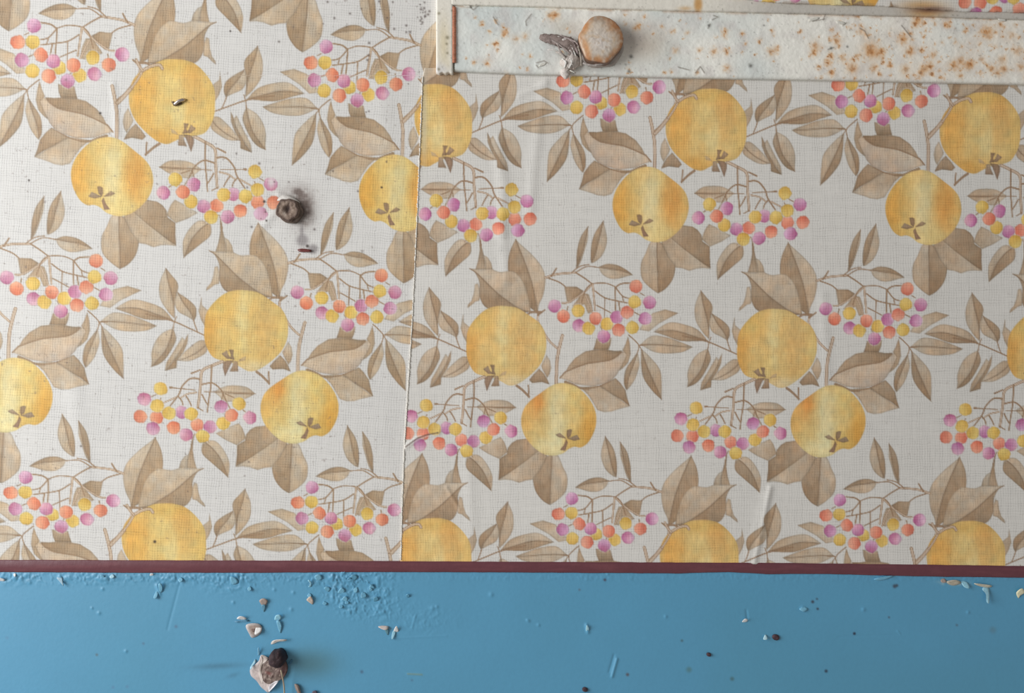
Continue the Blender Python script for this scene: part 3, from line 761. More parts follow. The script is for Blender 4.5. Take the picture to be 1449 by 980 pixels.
# ================================================================== metal plate and strap
ST_T = ([610, 640, 740, 850, 940, 1190, 1300, 1449, 1500], [5, 6.5, 8.5, 12, 14, 20, 22.5, 27, 28.5])
ST_B = ([610, 640, 740, 850, 940, 1200, 1449, 1500], [100, 101.5, 106, 108, 110.5, 115, 120.5, 121.5])
RUSTS = [(785, 21, 4.5, 1), (779, 22, 5, .45), (682, 34, 2.6, .8), (714, 49, 3, .7), (715, 46, 4, .35), (702, 62, 3.2, .8), (693, 45, 2.4, .5), (689, 89, 2, .9), (689, 88, 5, .2), (702, 30, 1.8, .6), (730, 55, 4, .35), (743, 52, 4, .4), (659, 82, 1.4, .6),
         (900, 40, 3, .6), (903, 37, 2, .8), (952, 44, 2.5, .5), (972, 46, 3, .35), (956, 71, 4, .3), (990, 71, 2.6, .6), (1011, 73, 4.5, .5), (1028, 73, 3.4, .8), (1026, 44, 3, .9), (1028, 96.5, 4, .55), (1051, 48, 2.4, .8), (1055, 61, 2, .7), (1074, 58.5, 2.4, .9), (1093, 44, 2.6, .6),
         (1092, 73, 5, .5), (1100, 69, 3, .6), (1133, 44, 2, .7), (1152, 75, 3.5, .9), (1154, 66, 6, .5), (1184, 58, 5, .6), (1176, 79, 3.5, .8), (1171, 89, 4, .8), (1177, 103, 3.5, .9), (1192, 82, 5, .4), (1161, 110, 2, .8), (1214, 24, 2.5, .6), (1220, 44, 5, .35), (1226, 50, 3, .5),
         (1233, 74, 6, .75), (1232, 69, 10, .45), (1249, 73, 3.5, .9), (1244, 76, 5, .5), (1206, 97, 7, .55), (1237, 96, 5, .6), (1259, 92, 4, .4), (1278, 56, 3.6, .9), (1277, 56, 7, .35), (1288, 48, 3, .6), (1307, 52, 2, .8), (1304, 71, 2.6, .95), (1290, 70, 3.5, .8), (1287, 74, 5, .55),
         (1320, 77, 4, .5), (1298, 28, 5, .8), (1296, 34, 4, .7), (1281, 98, 6, .45), (1308, 97, 5, .6), (1316, 93, 5, .75), (1304, 103, 4, .6), (1319, 105, 2.5, .7), (1349, 92, 3.5, .95), (1351, 94, 6, .4), (1360, 86, 4, .6), (1373, 91, 4, .9), (1370, 92, 6, .4), (1359, 108, 3.5, .6),
         (1396, 44, 3.6, .9), (1396, 45, 8, .4), (1399, 52, 5, .3), (1417, 35, 3, .7), (1345, 31, 2, .8), (1339, 34, 4, .4), (1403, 97, 4, .7), (1412, 104, 4, .5), (1420, 98, 5, .6), (1418, 84, 6, .3), (1388, 104, 2.5, .5), (1440, 72, 6, .35), (1433, 50, 5, .3), (1445, 95, 5, .4), (1410, 66, 3, .25), (1389, 83, 4, .3)]
def rustify(X, Y, C, H):
    rs = np.random.RandomState(3)
    L = list(RUSTS)
    for _ in range(300):
        x = 1150 + 330 * rs.rand() ** .9 if rs.rand() < .72 else 650 + 500 * rs.rand()
        L.append((x, 20 + 92 * rs.rand(), .8 + 1.6 * rs.rand() ** 2, .3 + .6 * rs.rand()))
    wx = 3.4 * vnoise(X, Y, 3.2, 101, 3); wy = 3.4 * vnoise(X, Y, 3.2, 102, 3)
    for x, y, r, a in L:
        r *= .85
        sel = (np.abs(X[0] - x) < r * 5 + 4); i0, i1 = np.argmax(sel), len(sel) - np.argmax(sel[::-1])
        if not sel.any(): continue
        sl = (slice(None), slice(i0, i1))
        Xs, Ys = X[sl] + wx[sl], Y[sl] + wy[sl]
        Cs = C[sl]
        mix(Cs, rgb(232, 186, 142), np.clip(a * .6 * blob(Xs, Ys, x, y, r * 1.9), 0, 1))
        mix(Cs, rgb(206, 134, 66), np.clip(a * .95 * blob(Xs, Ys, x, y, r), 0, 1))
        mix(Cs, rgb(112, 62, 36), np.clip(a * a * 1.0 * blob(Xs, Ys, x, y, r * .48), 0, 1))
        H[sl] -= a * .00012 * blob(Xs, Ys, x, y, r * .7)
        C[sl] = Cs

def rig(loc): return empty('fixing_plate', loc)
plate = rig(P(617, 104, 0)); tag(plate, 'cream painted plate lip framing the left end and top of the rusty strap', 'plate')
def rect_field(name, x0, x1, topf, botf, nx, ny, hf, cf, skirt, mat, parent, round_px=(0, 0, 0, 0), rdepth=0.001):
    Xc = np.linspace(x0, x1, nx); T = np.linspace(0, 1, ny)[:, None]
    X = np.repeat(Xc[None], ny, 0)
    t_, b2 = topf(Xc)[None], botf(Xc)[None]
    Y = t_ * (1 - T) + b2 * T
    H = hf(X, Y)
    for dd, rp in ((X - x0, round_px[0]), (x1 - X, round_px[1]), (Y - t_, round_px[2]), (b2 - Y, round_px[3])):
        if rp: H = H - rdepth * (1 - np.sqrt(np.clip(1 - (1 - np.clip(dd / rp, 0, 1)) ** 2, 0, 1)))
    C = np.zeros(X.shape + (3,)); cf(X, Y, C, H)
    me = grid_mesh(name, X, Y, H, np.clip(C, 0, 1), skirt=skirt)
    return link(name, me, mat, parent)
def lip_col(X, Y, C, H):
    C[:] = rgb(234, 228, 216)
    mix(C, rgb(222, 206, 170), .7 * np.clip(blob(X, Y, 628, 62, 8, 34) + .4 * blob(X, Y, 634, 92, 4, 8), 0, 1))
    mix(C, rgb(214, 212, 216), .6 * blob(X, Y, 622, 98, 14, 8)); 
    mix(C, rgb(190, 184, 176), np.clip((X - 1010) / 120, 0, .75))
    mix(C, rgb(206, 150, 84), .85 * np.clip(blob(X, Y, 988, 6, 6, 12, 0, 4) + .6 * blob(X, Y, 970, 12, 9, 3) + .9 * blob(X, Y, 1310, 18, 24, 8), 0, 1))
    mix(C, rgb(110, 76, 62), .8 * blob(X, Y, 1316, 14, 26, 4))
    mix(C, rgb(110, 104, 92), .5 * np.clip(vnoise(X, Y, 3, 111, 2) - .55, 0, 1) * 3)
    for x, y, r in ((633, 53, 2.6), (632, 62, 1.8), (633, 75, 1.6), (621, 19, 2), (621, 98, 2), (640, 15, 1.5)):
        mix(C, rgb(120, 110, 84), .7 * blob(X, Y, x, y, r))
noi = lambda X, Y, a: a * vnoise(X, Y, 7, 112, 3)
rect_field('side_lip', 617, 641, lambda x: np.full_like(x, -28), lambda x: 103.5 + 0 * x + .8 * np.sin(x * .7), 26, 110, lambda X, Y: .0041 + noi(X, Y, .00008), lip_col, 0.0, M_METAL, plate, (3, 3, 0, 3), .0006)
rect_field('top_lip', 639, XR, lambda x: np.full_like(x, -28), lambda x: np.interp(x, *ST_T) + 0.4 + .5 * vnoise(x, x * 0, 9, 113, 2), 620, 34, lambda X, Y: .0041 + noi(X, Y, .00008), lip_col, 0.0, M_METAL, plate, (0, 0, 0, 3), .0006)
seg = ribbon('rust_line', [(641.6, y) for y in range(9, 97, 8)], 7.5, .0039, M_RUST, plate, color=rgb(216, 142, 112), thick=.0006, jitter=.12, seed=9)
seg['label'] = 'orange rust down the inner edge of the lip'

strap = empty('metal_strap', P(1060, 64, 0)); tag(strap, 'flat white painted metal strap with rust spots along the top, held by one bolt', 'metal strap')
def strap_col(X, Y, C, H):
    C[:] = rgb(247, 244, 235)
    mix(C, rgb(212, 218, 215), .9 * np.clip(vnoise(X, Y, 60, 121, 2) + .3 + .5 - (X - 640) / 600, 0, 1))
    mix(C, rgb(236, 222, 206), .6 * np.clip((X - 1100) / 300, 0, 1) * np.clip(vnoise(X, Y, 22, 122, 3) + .5, 0, 1))
    mix(C, rgb(206, 196, 192), .5 * np.clip(vnoise(X, Y, 16, 123, 2), 0, 1))
    mix(C, rgb(200, 176, 150), .4 * blob(X, Y, 915, 62, 32, 22) + .35 * blob(X, Y, 800, 40, 20, 12))  # brown tone left of the bolt; its soft shadow painted on the right
    mix(C, rgb(176, 166, 160), .45 * blob(X, Y, 895, 50, 30, 24))  # greyer part of the bolt's painted shadow, close to the head
    rustify(X, Y, C, H)
    yt, yb = np.interp(X, *ST_T), np.interp(X, *ST_B)
    mix(C, rgb(186, 148, 120), .5 * np.exp(-((Y - yt - 2) / 2.5) ** 2) * np.clip(vnoise(X, Y, 12, 125, 2) + .3, 0, 1))
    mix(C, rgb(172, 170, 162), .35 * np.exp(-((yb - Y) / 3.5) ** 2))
    # cracks and raised paint curls
    for pts in ([(663, 8), (670, 14), (676, 9)], [(698, 24), (702, 30), (705, 35)], [(745, 36), (744, 30), (752, 20)], [(759, 89), (770, 86), (775, 89)], [(759, 92), (762, 96)], [(984, 103), (991, 94), (997, 103)], [(1002, 40), (1005, 34)],
                [(1172, 70), (1180, 67)], [(1165, 28), (1168, 20)], [(1217, 40), (1224, 44), (1229, 54)], [(1150, 30), (1167, 27)], [(1276, 36), (1284, 46), (1289, 52)], [(1193, 36), (1198, 32)], [(1008, 28), (1016, 24), (1010, 22)], [(960, 95), (975, 99)]):
        d = polydist(X, Y, pts)
        mix(C, rgb(118, 108, 98),   .6 * np.clip(1.3 - d, 0, 1)); H += .00014 * np.exp(-(np.maximum(d - 1.2, 0) / 1.6) ** 2)
    for x, y, r in ((1176, 68, 2), (1062, 93, 2.6), (893, 80, 2.5), (890, 101, 2.2), (1003, 36, 2), (1081, 36, 1.2), (1199, 66, 1.6)):
        mix(C, rgb(90, 88, 84), .75 * blob(X, Y, x, y, r))
    mix(C, rgb(150, 148, 142), .5 * np.clip((vnoise(X, Y, 3, 126, 2) - .5) * 3, 0, 1)); H += .00006 * vnoise(X, Y, 3, 131, 2)
rect_field('bar', 642, XR, lambda x: np.interp(x, *ST_T) + 0.5, lambda x: np.interp(x, *ST_B), 680, 84,
           lambda X, Y: .0031 + .00011 * vnoise(X, Y, 7, 127, 3) + .00008 * vnoise(X, Y, 30, 128, 2), strap_col, 0.0, M_METAL, strap, (3, 0, 5, 7), .0016)
# curled paint scales on the strap
for i, (x, y, wd, hh, an) in enumerate(((1190, 32, 7, 2.2, 10), (1152, 27, 8, 2.2, -12), (660, 8, 7, 2.2, 20), (768, 91, 6, 1.8, -20), (1418, 28, 6, 1.8, 10))):
    a_ = math.radians(an)
    pts = [(x + math.cos(t) * wd * math.cos(a_) - math.sin(t) * hh * math.sin(a_), y + math.cos(t) * wd * math.sin(a_) + math.sin(t) * hh * math.cos(a_)) for t in np.linspace(0, 2 * np.pi, 8, endpoint=False)]
    flake('paint_scale', [np.array(p) for p in pts], lambda X_, Y_, f, y=y: .0033 + .0002 * max(0, (Y_ - y) / 3) , rgb(216, 212, 202), M_METAL, strap, .0003, i, 2)

# ================================================================== round/hex solids in polar grids
def polar(name, cx, cy, prof, outline, colf, mat, parent, n=72, seed=0, rag=0.0):
    """prof: (radius factor, height) rings from outside in; outline(theta) gives px radius"""
    th_ = np.linspace(0, 2 * np.pi, n, endpoint=False)
    r0 = outline(th_)
    co, cc = [], []
    for k, (f, h) in enumerate(prof):
        x = cx + r0 * f * np.cos(th_); y = cy + r0 * f * np.sin(th_)
        hh = h + rag * vnoise(x, y, 3.0, seed + 7, 3) * (1 if k > 1 else .2)
        hh = np.maximum(hh, prof[0][1])
        kk = (DIST - hh) / (DIST - prof[-1][1])      # straight sided solid: rings keep their true size
        X_, Y_ = CX + (x - CX), CY + (y - CY)
        ck_ = (DIST - prof[-1][1]) / DIST
        co.append(np.stack([(X_ - CX) * S * ck_, -hh, ZC - (Y_ - CY) * S * ck_], -1))
        cc.append(colf(x, y, np.full(n, f), hh))
    co = np.concatenate(co); cc = np.concatenate(cc)
    K_ = len(prof); idx = np.arange(K_ * n).reshape(K_, n)
    q = np.stack([idx[:-1], np.roll(idx[:-1], -1, 1), np.roll(idx[1:], -1, 1), idx[1:]], -1).reshape(-1, 4)
    me = mesh_np(name, co, q, np.clip(cc, 0, 1))
    bm = bmesh.new(); bm.from_mesh(me); bm.verts.ensure_lookup_table()
    bm.faces.new([bm.verts[i] for i in idx[-1]]); bm.faces.new([bm.verts[i] for i in idx[0]][::-1])
    bmesh.ops.recalc_face_normals(bm, faces=bm.faces)
    bm.to_mesh(me); bm.free()
    return link(name, me, mat, parent)
def poly_outline(pts, cx, cy):
    p = np.array(crom([np.array(q, float) for q in pts], True, 4)); a = np.arctan2(p[:, 1] - cy, p[:, 0] - cx); r = np.hypot(p[:, 0] - cx, p[:, 1] - cy)
    o = np.argsort(a); a, r = a[o], r[o]
    a = np.concatenate([a - 2 * np.pi, a, a + 2 * np.pi]); r = np.tile(r, 3)
    return lambda t: np.interp(np.where(t > np.pi, t - 2 * np.pi, t), a, r)

# hex bolt on the strap
bolt = empty('hex_bolt', P(850, 60, .003)); tag(bolt, 'painted hexagonal bolt head, rusty at its edges, through the metal strap', 'bolt')
def bolt_col(x, y, f, h):
    c = np.zeros((len(x), 3)); c[:] = rgb(206, 192, 176)
    nz = vnoise(x, y, 4, 201, 3)
    mix(c, rgb(222, 214, 208), .8 * blob(x, y, 850, 60, 16, 15))
    edge = np.clip((f - .70) / .22, 0, 1)
    mix(c, rgb(176, 118, 76), np.clip(edge * (.55 + .9 * nz), 0, .9))
    mix(c, rgb(176, 112, 66), .8 * blob(x, y, 869, 37, 14, 9, 50) * (.7 + .5 * nz))
    mix(c, rgb(196, 136, 84), .8 * blob(x, y, 830, 66, 4, 14, -15)); mix(c, rgb(196, 136, 84), .7 * blob(x, y, 829, 38, 5, 7))
    mix(c, rgb(196, 150, 100), .5 * np.clip(vnoise(x, y, 5, 204, 2), 0, 1)); mix(c, rgb(150, 132, 118), .4 * np.clip(vnoise(x, y, 3, 205, 2), 0, 1))
    mix(c, rgb(160, 140, 122), .6 * blob(x, y, 845, 25, 14, 6))
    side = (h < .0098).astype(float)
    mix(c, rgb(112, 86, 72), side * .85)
    return c
hexo = poly_outline([(819, 51), (824, 40), (830, 30), (840, 21.5), (856, 21.5), (872, 30), (882, 47), (881, 63), (870, 77), (860, 86), (846, 85), (832, 82), (826, 72)], 850, 54)
prof = [(1.0, .003), (1.01, .006), (1.01, .0088), (.995, .0100)] + [(f, .0103 + .0014 * (1 - (f / .95) ** 3)) for f in np.linspace(.95, .04, 22)]
polar('bolt_head', 850, 54, prof, hexo, bolt_col, M_METAL, bolt, 110, 5, .00016)
wc = lambda x, y, f, h: np.clip(np.tile(rgb(178, 168, 160), (len(x), 1)) * (1 + .12 * vnoise(x, y, 5, 207, 2))[:, None], 0, 1)
polar('washer', 849, 63, [(1.0, .0029), (1.0, .0040), (.93, .0046), (.5, .0048), (.1, .0048)], lambda t: 33 + 1.2 * np.sin(3 * t) + .8 * np.sin(7 * t + 1), wc, M_METAL, bolt, 64, 8, .0001)

# rusted screw in the left wallpaper
scr = empty('rusted_screw', P(408, 297, .0005)); tag(scr, 'rusted brown screw head poking through the left wallpaper beside a grey stain and its painted-in shadow', 'screw')
def scr_col(x, y, f, h):
    c = np.zeros((len(x), 3)); c[:] = rgb(158, 138, 122)
    mix(c, rgb(118, 96, 84), np.clip(.6 + vnoise(x, y, 4, 211, 3), 0, 1) * .7)
    mix(c, rgb(186, 168, 152), .9 * np.clip(vnoise(x, y, 3.4, 212, 2) - .1, 0, 1))
    mix(c, rgb(70, 52, 46), .75 * np.exp(-((f - .9) / .12) ** 2))
    mix(c, rgb(50, 34, 30), .9 * blob(x, y, 407, 296, 4, 7, 20)); mix(c, rgb(190, 176, 164), .8 * blob(x, y, 403, 302, 2, 4, -20))
    return c
polar('screw_head', 407, 297, [(1.02, .0005), (1.02, .0030), (1.0, .0040), (.93, .0045), (.85, .0046), (.75, .0044), (.65, .0045), (.55, .0045), (.45, .0045), (.35, .0042), (.25, .0038), (.15, .0036), (.05, .0035)],
      lambda t: 16.2 + .8 * np.sin(5 * t) + .5 * np.sin(9 * t + 2), scr_col, M_RUST, scr, 64, 3, .0004)
wa = lambda x, y, f, h: np.clip(np.tile(rgb(108, 92, 82), (len(x), 1)) * (1 + .2 * vnoise(x, y, 3, 217, 2))[:, None], 0, 1)
polar('washer', 411.5, 299, [(1.0, .0005), (1.0, .0022), (.92, .0027), (.5, .0028), (.1, .0028)], lambda t: 16.6 + .7 * np.sin(6 * t + 1), wa, M_RUST, scr, 48, 4, .0003)
fl = flake('torn_curl', [np.array(p) for p in ((392, 283), (399, 276), (408, 276.5), (416, 280), (424, 286), (422, 287.5), (413, 282.5), (404, 279.5), (396, 284))], lambda x, y, f: .0018 + .0012 * (1 - f), rgb(210, 204, 198), M_FLAKE, wp_left, .0003, 1, 2)
fl['label'] = 'white torn paper lifting above the screw'
chip = flake('maroon_chip', [np.array(p) for p in ((421, 353), (426, 351.5), (434, 352), (440, 353.5), (440, 356), (433, 356.5), (424, 356))], lambda x, y, f: .0012, rgb(110, 50, 46), M_TRIM, None, .0007, 2, 2)
tag(chip, 'tiny dark red paint chip stuck on the left wallpaper below the rusted screw', 'paint chip')

# staple in the upper left apple
def tube(name, pts, r, mat, parent, color=None, seg_=8, rr=None):
    pts = [Vector(p) for p in pts]; bm = bmesh.new(); lay = bm.verts.layers.float_color.new('Col'); prev = None; n = len(pts)
    for i, p in enumerate(pts):
        t = (pts[min(i + 1, n - 1)] - pts[max(i - 1, 0)]).normalized()
        u = t.cross(Vector((0, 1, .13))).normalized(); v = t.cross(u)
        ri = r if rr is None else rr[i]
        row = []
        for k in range(seg_):
            a_ = 2 * math.pi * k / seg_
            q = bm.verts.new(p + (u * math.cos(a_) + v * math.sin(a_)) * ri); q[lay] = (*lin(color if color is not None else (.8, .8, .8)), 1); row.append(q)
        if prev:
            for k in range(seg_): bm.faces.new((prev[k], prev[(k + 1) % seg_], row[(k + 1) % seg_], row[k]))
        else: bm.faces.new(row)
        prev = row
    bm.faces.new(prev[::-1]); bmesh.ops.recalc_face_normals(bm, faces=bm.faces)
    for f in bm.faces: f.smooth = True
    me = D.meshes.new(name); bm.to_mesh(me); bm.free()
    return link(name, me, mat, parent)
stp = empty('staple', P(253, 144, .0005)); tag(stp, 'small bent metal staple in the top left printed apple', 'staple')
tube('crown', [P(247, 148, .0004), P(248, 147, .0012), P(253, 143, .0016), P(258, 141.3, .0015), P(262, 141.5, .0005)], 2.4 * S, M_STEEL, stp)
tube('leg', [P(245, 144.5, .0003), P(246.5, 148, .0012), P(249, 148, .0010), P(257, 145.5, .0007)], 1.8 * S, M_RUST, stp, color=rgb(92, 74, 58))

# screw in the blue wall, hanging thread, torn paint around it
s2 = empty('rusted_screw', P(388, 940, .0005)); tag(s2, 'dark rusted screw head in the blue wall amid torn white paint', 'screw')
def s2c(x, y, f, h):
    c = np.zeros((len(x), 3)); c[:] = rgb(54, 36, 40)
    mix(c, rgb(34, 22, 28), np.clip(.4 + vnoise(x, y, 5, 221, 2), 0, 1) * .8); mix(c, rgb(98, 72, 72), .6 * np.clip(vnoise(x, y, 3, 222, 2) - .2, 0, 1))
    return c
polar('screw_head', 389.5, 935.5, [(1.0, .0005), (1.03, .0040), (1.0, .0058), (.9, .0070), (.75, .0078), (.55, .0083), (.35, .0085), (.1, .0085)], lambda t: 11.8 + .5 * np.sin(5 * t + 1) + .3 * np.sin(8 * t), s2c, M_RUST, s2, 56, 6, .0004)
def s3c(x, y, f, h):
    c = np.zeros((len(x), 3)); c[:] = rgb(132, 114, 106)
    mix(c, rgb(78, 56, 54), np.clip(.1 + vnoise(x, y, 4, 223, 3), 0, 1) * .9); mix(c, rgb(206, 188, 176), 1.2 * np.clip(vnoise(x, y, 2.4, 224, 2) - .05, 0, .8)); mix(c, rgb(160, 84, 82), .7 * blob(x, y, 380, 952, 4, 2, 35))
    mix(c, rgb(84, 52, 54), .7 * blob(x, y, 402, 947, 6, 12))
    return c
polar('washer', 387, 950, [(1.0, .0004), (1.0, .0018), (.92, .0021), (.84, .0022), (.76, .0023), (.68, .0024), (.6, .0025), (.52, .0025), (.44, .0025), (.35, .0025), (.2, .0025), (.05, .0025)], poly_outline([(369, 945), (374, 937), (385, 930), (397, 932), (404, 938), (406, 948), (402, 958), (395, 963), (386, 966), (378, 968), (371, 962), (368, 952)], 387, 950), s3c, M_RUST, s2, 60, 9, .0006)
B6 = lambda pts: [np.array((330 + x / 12.07, 910 + y / 12.07)) for x, y in pts]
def ringh(x, y, f): return .0008 + .0010 * f ** 4
tp = flake('torn_paint', B6([(480, 195), (530, 215), (575, 260), (530, 300), (540, 420), (560, 560), (620, 680), (765, 638), (700, 730), (640, 800), (595, 838), (540, 800), (470, 740), (400, 640), (310, 560), (285, 480), (300, 410), (380, 350), (440, 290), (458, 230)]),
      lambda x, y, f: .0007 + .0006 * f ** 3, rgb(214, 200, 196), M_FLAKE, wl, .0004, 3, 4, rim=rgb(196, 186, 186))
tp['label'] = 'torn white patch of bared paint layers around the screw'
t1 = flake('torn_paint', B6([(760, 635), (770, 650), (700, 740), (640, 800), (610, 830), (600, 760), (640, 700), (700, 655)]), lambda x, y, f: .0016 + .0012 * f, rgb(236, 232, 236), M_FLAKE, wl, .0003, 4, 2)
t1['label'] = 'bright white folded flap below the screw'
t2 = flake('torn_paint', B6([(480, 195), (540, 210), (600, 250), (560, 290), (500, 330), (470, 430), (470, 540), (510, 680), (480, 660), (440, 540), (440, 420), (470, 320), (500, 260)]), lambda x, y, f: .0015 + .0010 * f, rgb(216, 204, 196), M_FLAKE, wl, .0003, 5, 2)
tube('thread', [P(397.5, 948, .0078), P(399, 954, .0066), P(401, 964, .0050), P(402, 972, .0044), P(402.5, 982, .0042), P(404, 992, .0036), P(405, 1000, .0016)], 1.1 * S, M_FLAKE, None, color=rgb(176, 160, 136))
tag(D.objects['thread'], 'short frayed tan thread hanging from the lower rusted screw', 'thread')

# paint flakes on the blue wall: white backs curling off
BL_LIT = rgb(116, 176, 204); GY = rgb(168, 150, 140); WH = rgb(232, 230, 228)  # flake blue is the wall blue lightened to paint in lit edges
def fk(pts, c, hmax=.0014, up=0, seed=0, rim=None):
    pts = [np.array(p, float) for p in pts]; c0 = np.mean(pts, 0)
    y0, y1 = min(p[1] for p in pts), max(p[1] for p in pts)
    f_ = lambda x, y, f: .0006 + hmax * ((y - y0) / (y1 - y0) if not up else (y1 - y) / (y1 - y0))
    return flake('paint_flake', pts, f_, c, M_FLAKE, wl, .0003, seed, 2, rim=rim)
V7 = lambda pts: [(280 + x / 5.175, 820 + y / 5.175) for x, y in pts]
fk(V7([(350, 340), (375, 320), (440, 320), (470, 350), (455, 395), (400, 425), (375, 395)]), GY, .0008, 1, 1, rim=rgb(200, 196, 196))
fk(V7([(415, 395), (425, 350), (445, 332), (468, 348), (460, 380), (430, 400)]), WH, .0022, 0, 2)
fk(V7([(395, 335), (420, 340), (418, 375), (400, 380), (388, 360)]), rgb(120, 96, 88), .0010, 0, 20)
fk(V7([(285, 285), (300, 268), (330, 268), (355, 280), (345, 292), (310, 290)]), WH, .0018, 1, 3)
fk(V7([(270, 300), (320, 290), (365, 290), (368, 305), (300, 305), (275, 312)]), rgb(86, 140, 170), .0010, 0, 4)
fk(V7([(535, 470), (545, 448), (580, 437), (650, 436), (640, 448), (590, 452), (550, 470)]), rgb(214, 206, 198), .0020, 1, 5)
fk(V7([(560, 290), (570, 260), (600, 255), (612, 275), (598, 298), (575, 295)]), rgb(150, 205, 225), .0018, 1, 6)
fk(V7([(575, 300), (600, 300), (615, 340), (605, 390), (585, 350)]), BL_LIT, .0010, 1, 7)
fk(V7([(450, 150), (480, 135), (510, 150), (505, 175), (485, 200), (460, 175)]), GY, .0014, 1, 8)
fk(V7([(465, 185), (495, 185), (485, 235), (472, 215)]), rgb(96, 150, 176), .0010, 1, 9)
fk(V7([(805, 5), (815, 0), (832, 20), (828, 50), (808, 52), (820, 30)]), rgb(150, 205, 228), .0018, 1, 10)
fk(V7([(795, 145), (825, 120), (845, 150), (840, 180), (815, 165)]), rgb(206, 190, 176), .0016, 1, 11)
fk(V7([(1320, 345), (1345, 335), (1395, 340), (1388, 362), (1360, 365)]), rgb(204, 188, 180), .0018, 0, 12)
fk(V7([(1365, 360), (1392, 345), (1395, 375), (1390, 405)]), rgb(100, 146, 158), .0009, 1, 13)
for i, (pts, c, hm) in enumerate((
        ([(354, 944), (358, 937), (361, 932), (362, 936), (358, 941), (355, 947)], rgb(170, 214, 230), .0022), ([(364.5, 917), (366.5, 916), (367.5, 926), (364.5, 926)], rgb(120, 176, 206), .0018), ([(408, 938), (412.5, 932), (413.5, 936), (410, 940)], rgb(70, 120, 150), .0016),
        ([(557, 893), (561, 885), (564, 893)], WH, .002), ([(554, 902), (556, 892), (560, 894), (556, 904)], rgb(150, 200, 220), .001),
        ([(1050, 879), (1054, 875), (1058, 876), (1057, 879), (1052, 880)], WH, .0016), ([(1080, 904), (1083, 897), (1086, 904)], rgb(190, 225, 235), .0018),
        ([(829, 892), (830, 884), (833, 887), (833, 893)], rgb(170, 215, 230), .0016), ([(80, 817), (87, 815), (89, 824), (90, 829), (84, 822)], rgb(150, 180, 196), .0016),
        ([(-2, 817), (6, 819), (6, 822), (-2, 821)], WH, .0014), ([(19, 812), (22, 810), (22, 815), (20, 815)], WH, .001), ([(213, 811), (217, 811), (216, 814), (212, 814)], WH, .001),
        ([(155, 815), (160, 812), (162, 816), (157, 818)], rgb(170, 210, 226), .0012), ([(142, 813), (147, 814), (148, 818), (144, 817)], BL_LIT, .0012), ([(252, 820), (256, 816), (259, 820), (255, 824)], BL_LIT, .0014), ([(224, 826), (229, 826), (230, 836), (226, 838)], BL_LIT, .0014),
        ([(217, 845), (221, 836), (224, 838), (221, 847)], BL_LIT, .0012), ([(326, 815), (334, 818), (337, 824), (330, 827), (326, 822)], BL_LIT, .0014), ([(350, 832), (354, 829), (356, 834), (352, 836)], BL_LIT, .0012),
        ([(1340, 822), (1352, 820), (1360, 824), (1350, 828), (1342, 826)], rgb(190, 180, 162), .0012), ([(1360, 822), (1368, 823), (1372, 832), (1364, 830)], rgb(150, 200, 218), .0018), ([(1378, 825), (1390, 826), (1403, 828), (1400, 831), (1386, 829)], rgb(216, 206, 184), .0018),
        ([(1392, 830), (1399, 831), (1400, 852), (1396, 851), (1395, 840), (1390, 834)], rgb(150, 196, 214), .0026), ([(1438, 838), (1446, 832), (1450, 838), (1444, 842), (1441, 846)], rgb(230, 224, 190), .0018), ([(1331, 820), (1336, 818), (1339, 823), (1333, 824)], GY, .001),
        ([(1236, 819), (1248, 816), (1262, 814), (1262, 816), (1246, 821)], BL_LIT, .001), ([(1131, 861), (1137, 858), (1143, 861), (1138, 865), (1134, 864)], BL_LIT, .0008), ([(445, 815), (452, 812), (456, 818), (449, 822)], BL_LIT, .0012))):
    fk(pts, c, hm, i % 2, 30 + i)
rs = np.random.RandomState(21)
for i in range(16):                      # small blue blisters in the crazed patch
    x, y = 505 + 46 * rs.randn() * .8, 836 + 20 * rs.randn() * .8
    if y < 814 or y > 880: continue
    r = 2 + 3 * rs.rand(); k = rs.rand() * 6
    pts = [(x + r * (0.6 + .7 * rs.rand()) * math.cos(t + k), y + r * (0.6 + .7 * rs.rand()) * math.sin(t + k)) for t in np.linspace(0, 2 * np.pi, 6, endpoint=False)]
    fk(pts, (BL_LIT, rgb(98, 160, 190), rgb(108, 168, 196), rgb(92, 152, 180))[rs.randint(4)], .0007 + .0008 * rs.rand(), rs.randint(2), 100 + i)
# splinter by the lower edge, nail heads
sp = flake('wood_splinter', [np.array((330 + x / 12.07, 910 + y / 12.07)) for x, y in ((1045, 700), (1075, 690), (1120, 720), (1150, 800), (1165, 880), (1120, 880), (1070, 790))], lambda x, y, f: .0028 - .0012 * f, rgb(150, 132, 122), M_FLAKE, None, .0022, 6, 3)
tag(sp, 'small greyish brown splinter right of the lower screw at the bottom edge', 'splinter')
sp2 = flake('paint_chip', [np.array((330 + x / 12.07, 910 + y / 12.07)) for x, y in ((1350, 825), (1380, 805), (1420, 810), (1430, 870), (1350, 880))], lambda x, y, f: .0016, rgb(92, 84, 98), M_FLAKE, None, .0010, 6, 2)
tag(sp2, 'dark purple chip at the bottom edge, right of the brown splinter', 'paint chip')
for (x, y, r, lb) in ((1098.5, 902, 4.6, 'round dark brown nail head in the blue wall, lower right of centre'), (828, 976, 3.6, 'tiny dark nail head at the bottom edge left of the double scratch'), (1003.5, 926.5, 3.0, 'small oval dark nail head left of the round brown one')):
    nl = empty('nail', P(x, y, .0004)); tag(nl, lb, 'nail', None)
    polar('nail_head', x, y, [(1.0, .0003), (1.0, .0011), (.8, .0015), (.4, .0017), (.1, .0017)], lambda t, r=r: r * (1 + .12 * np.sin(2 * t + 1)), lambda x_, y_, f, h: np.clip(np.tile(rgb(74, 52, 58), (len(x_), 1)) * (1 + .3 * vnoise(x_, y_, 2, 231, 2))[:, None], 0, 1), M_RUST, nl, 20, 2, .0002)

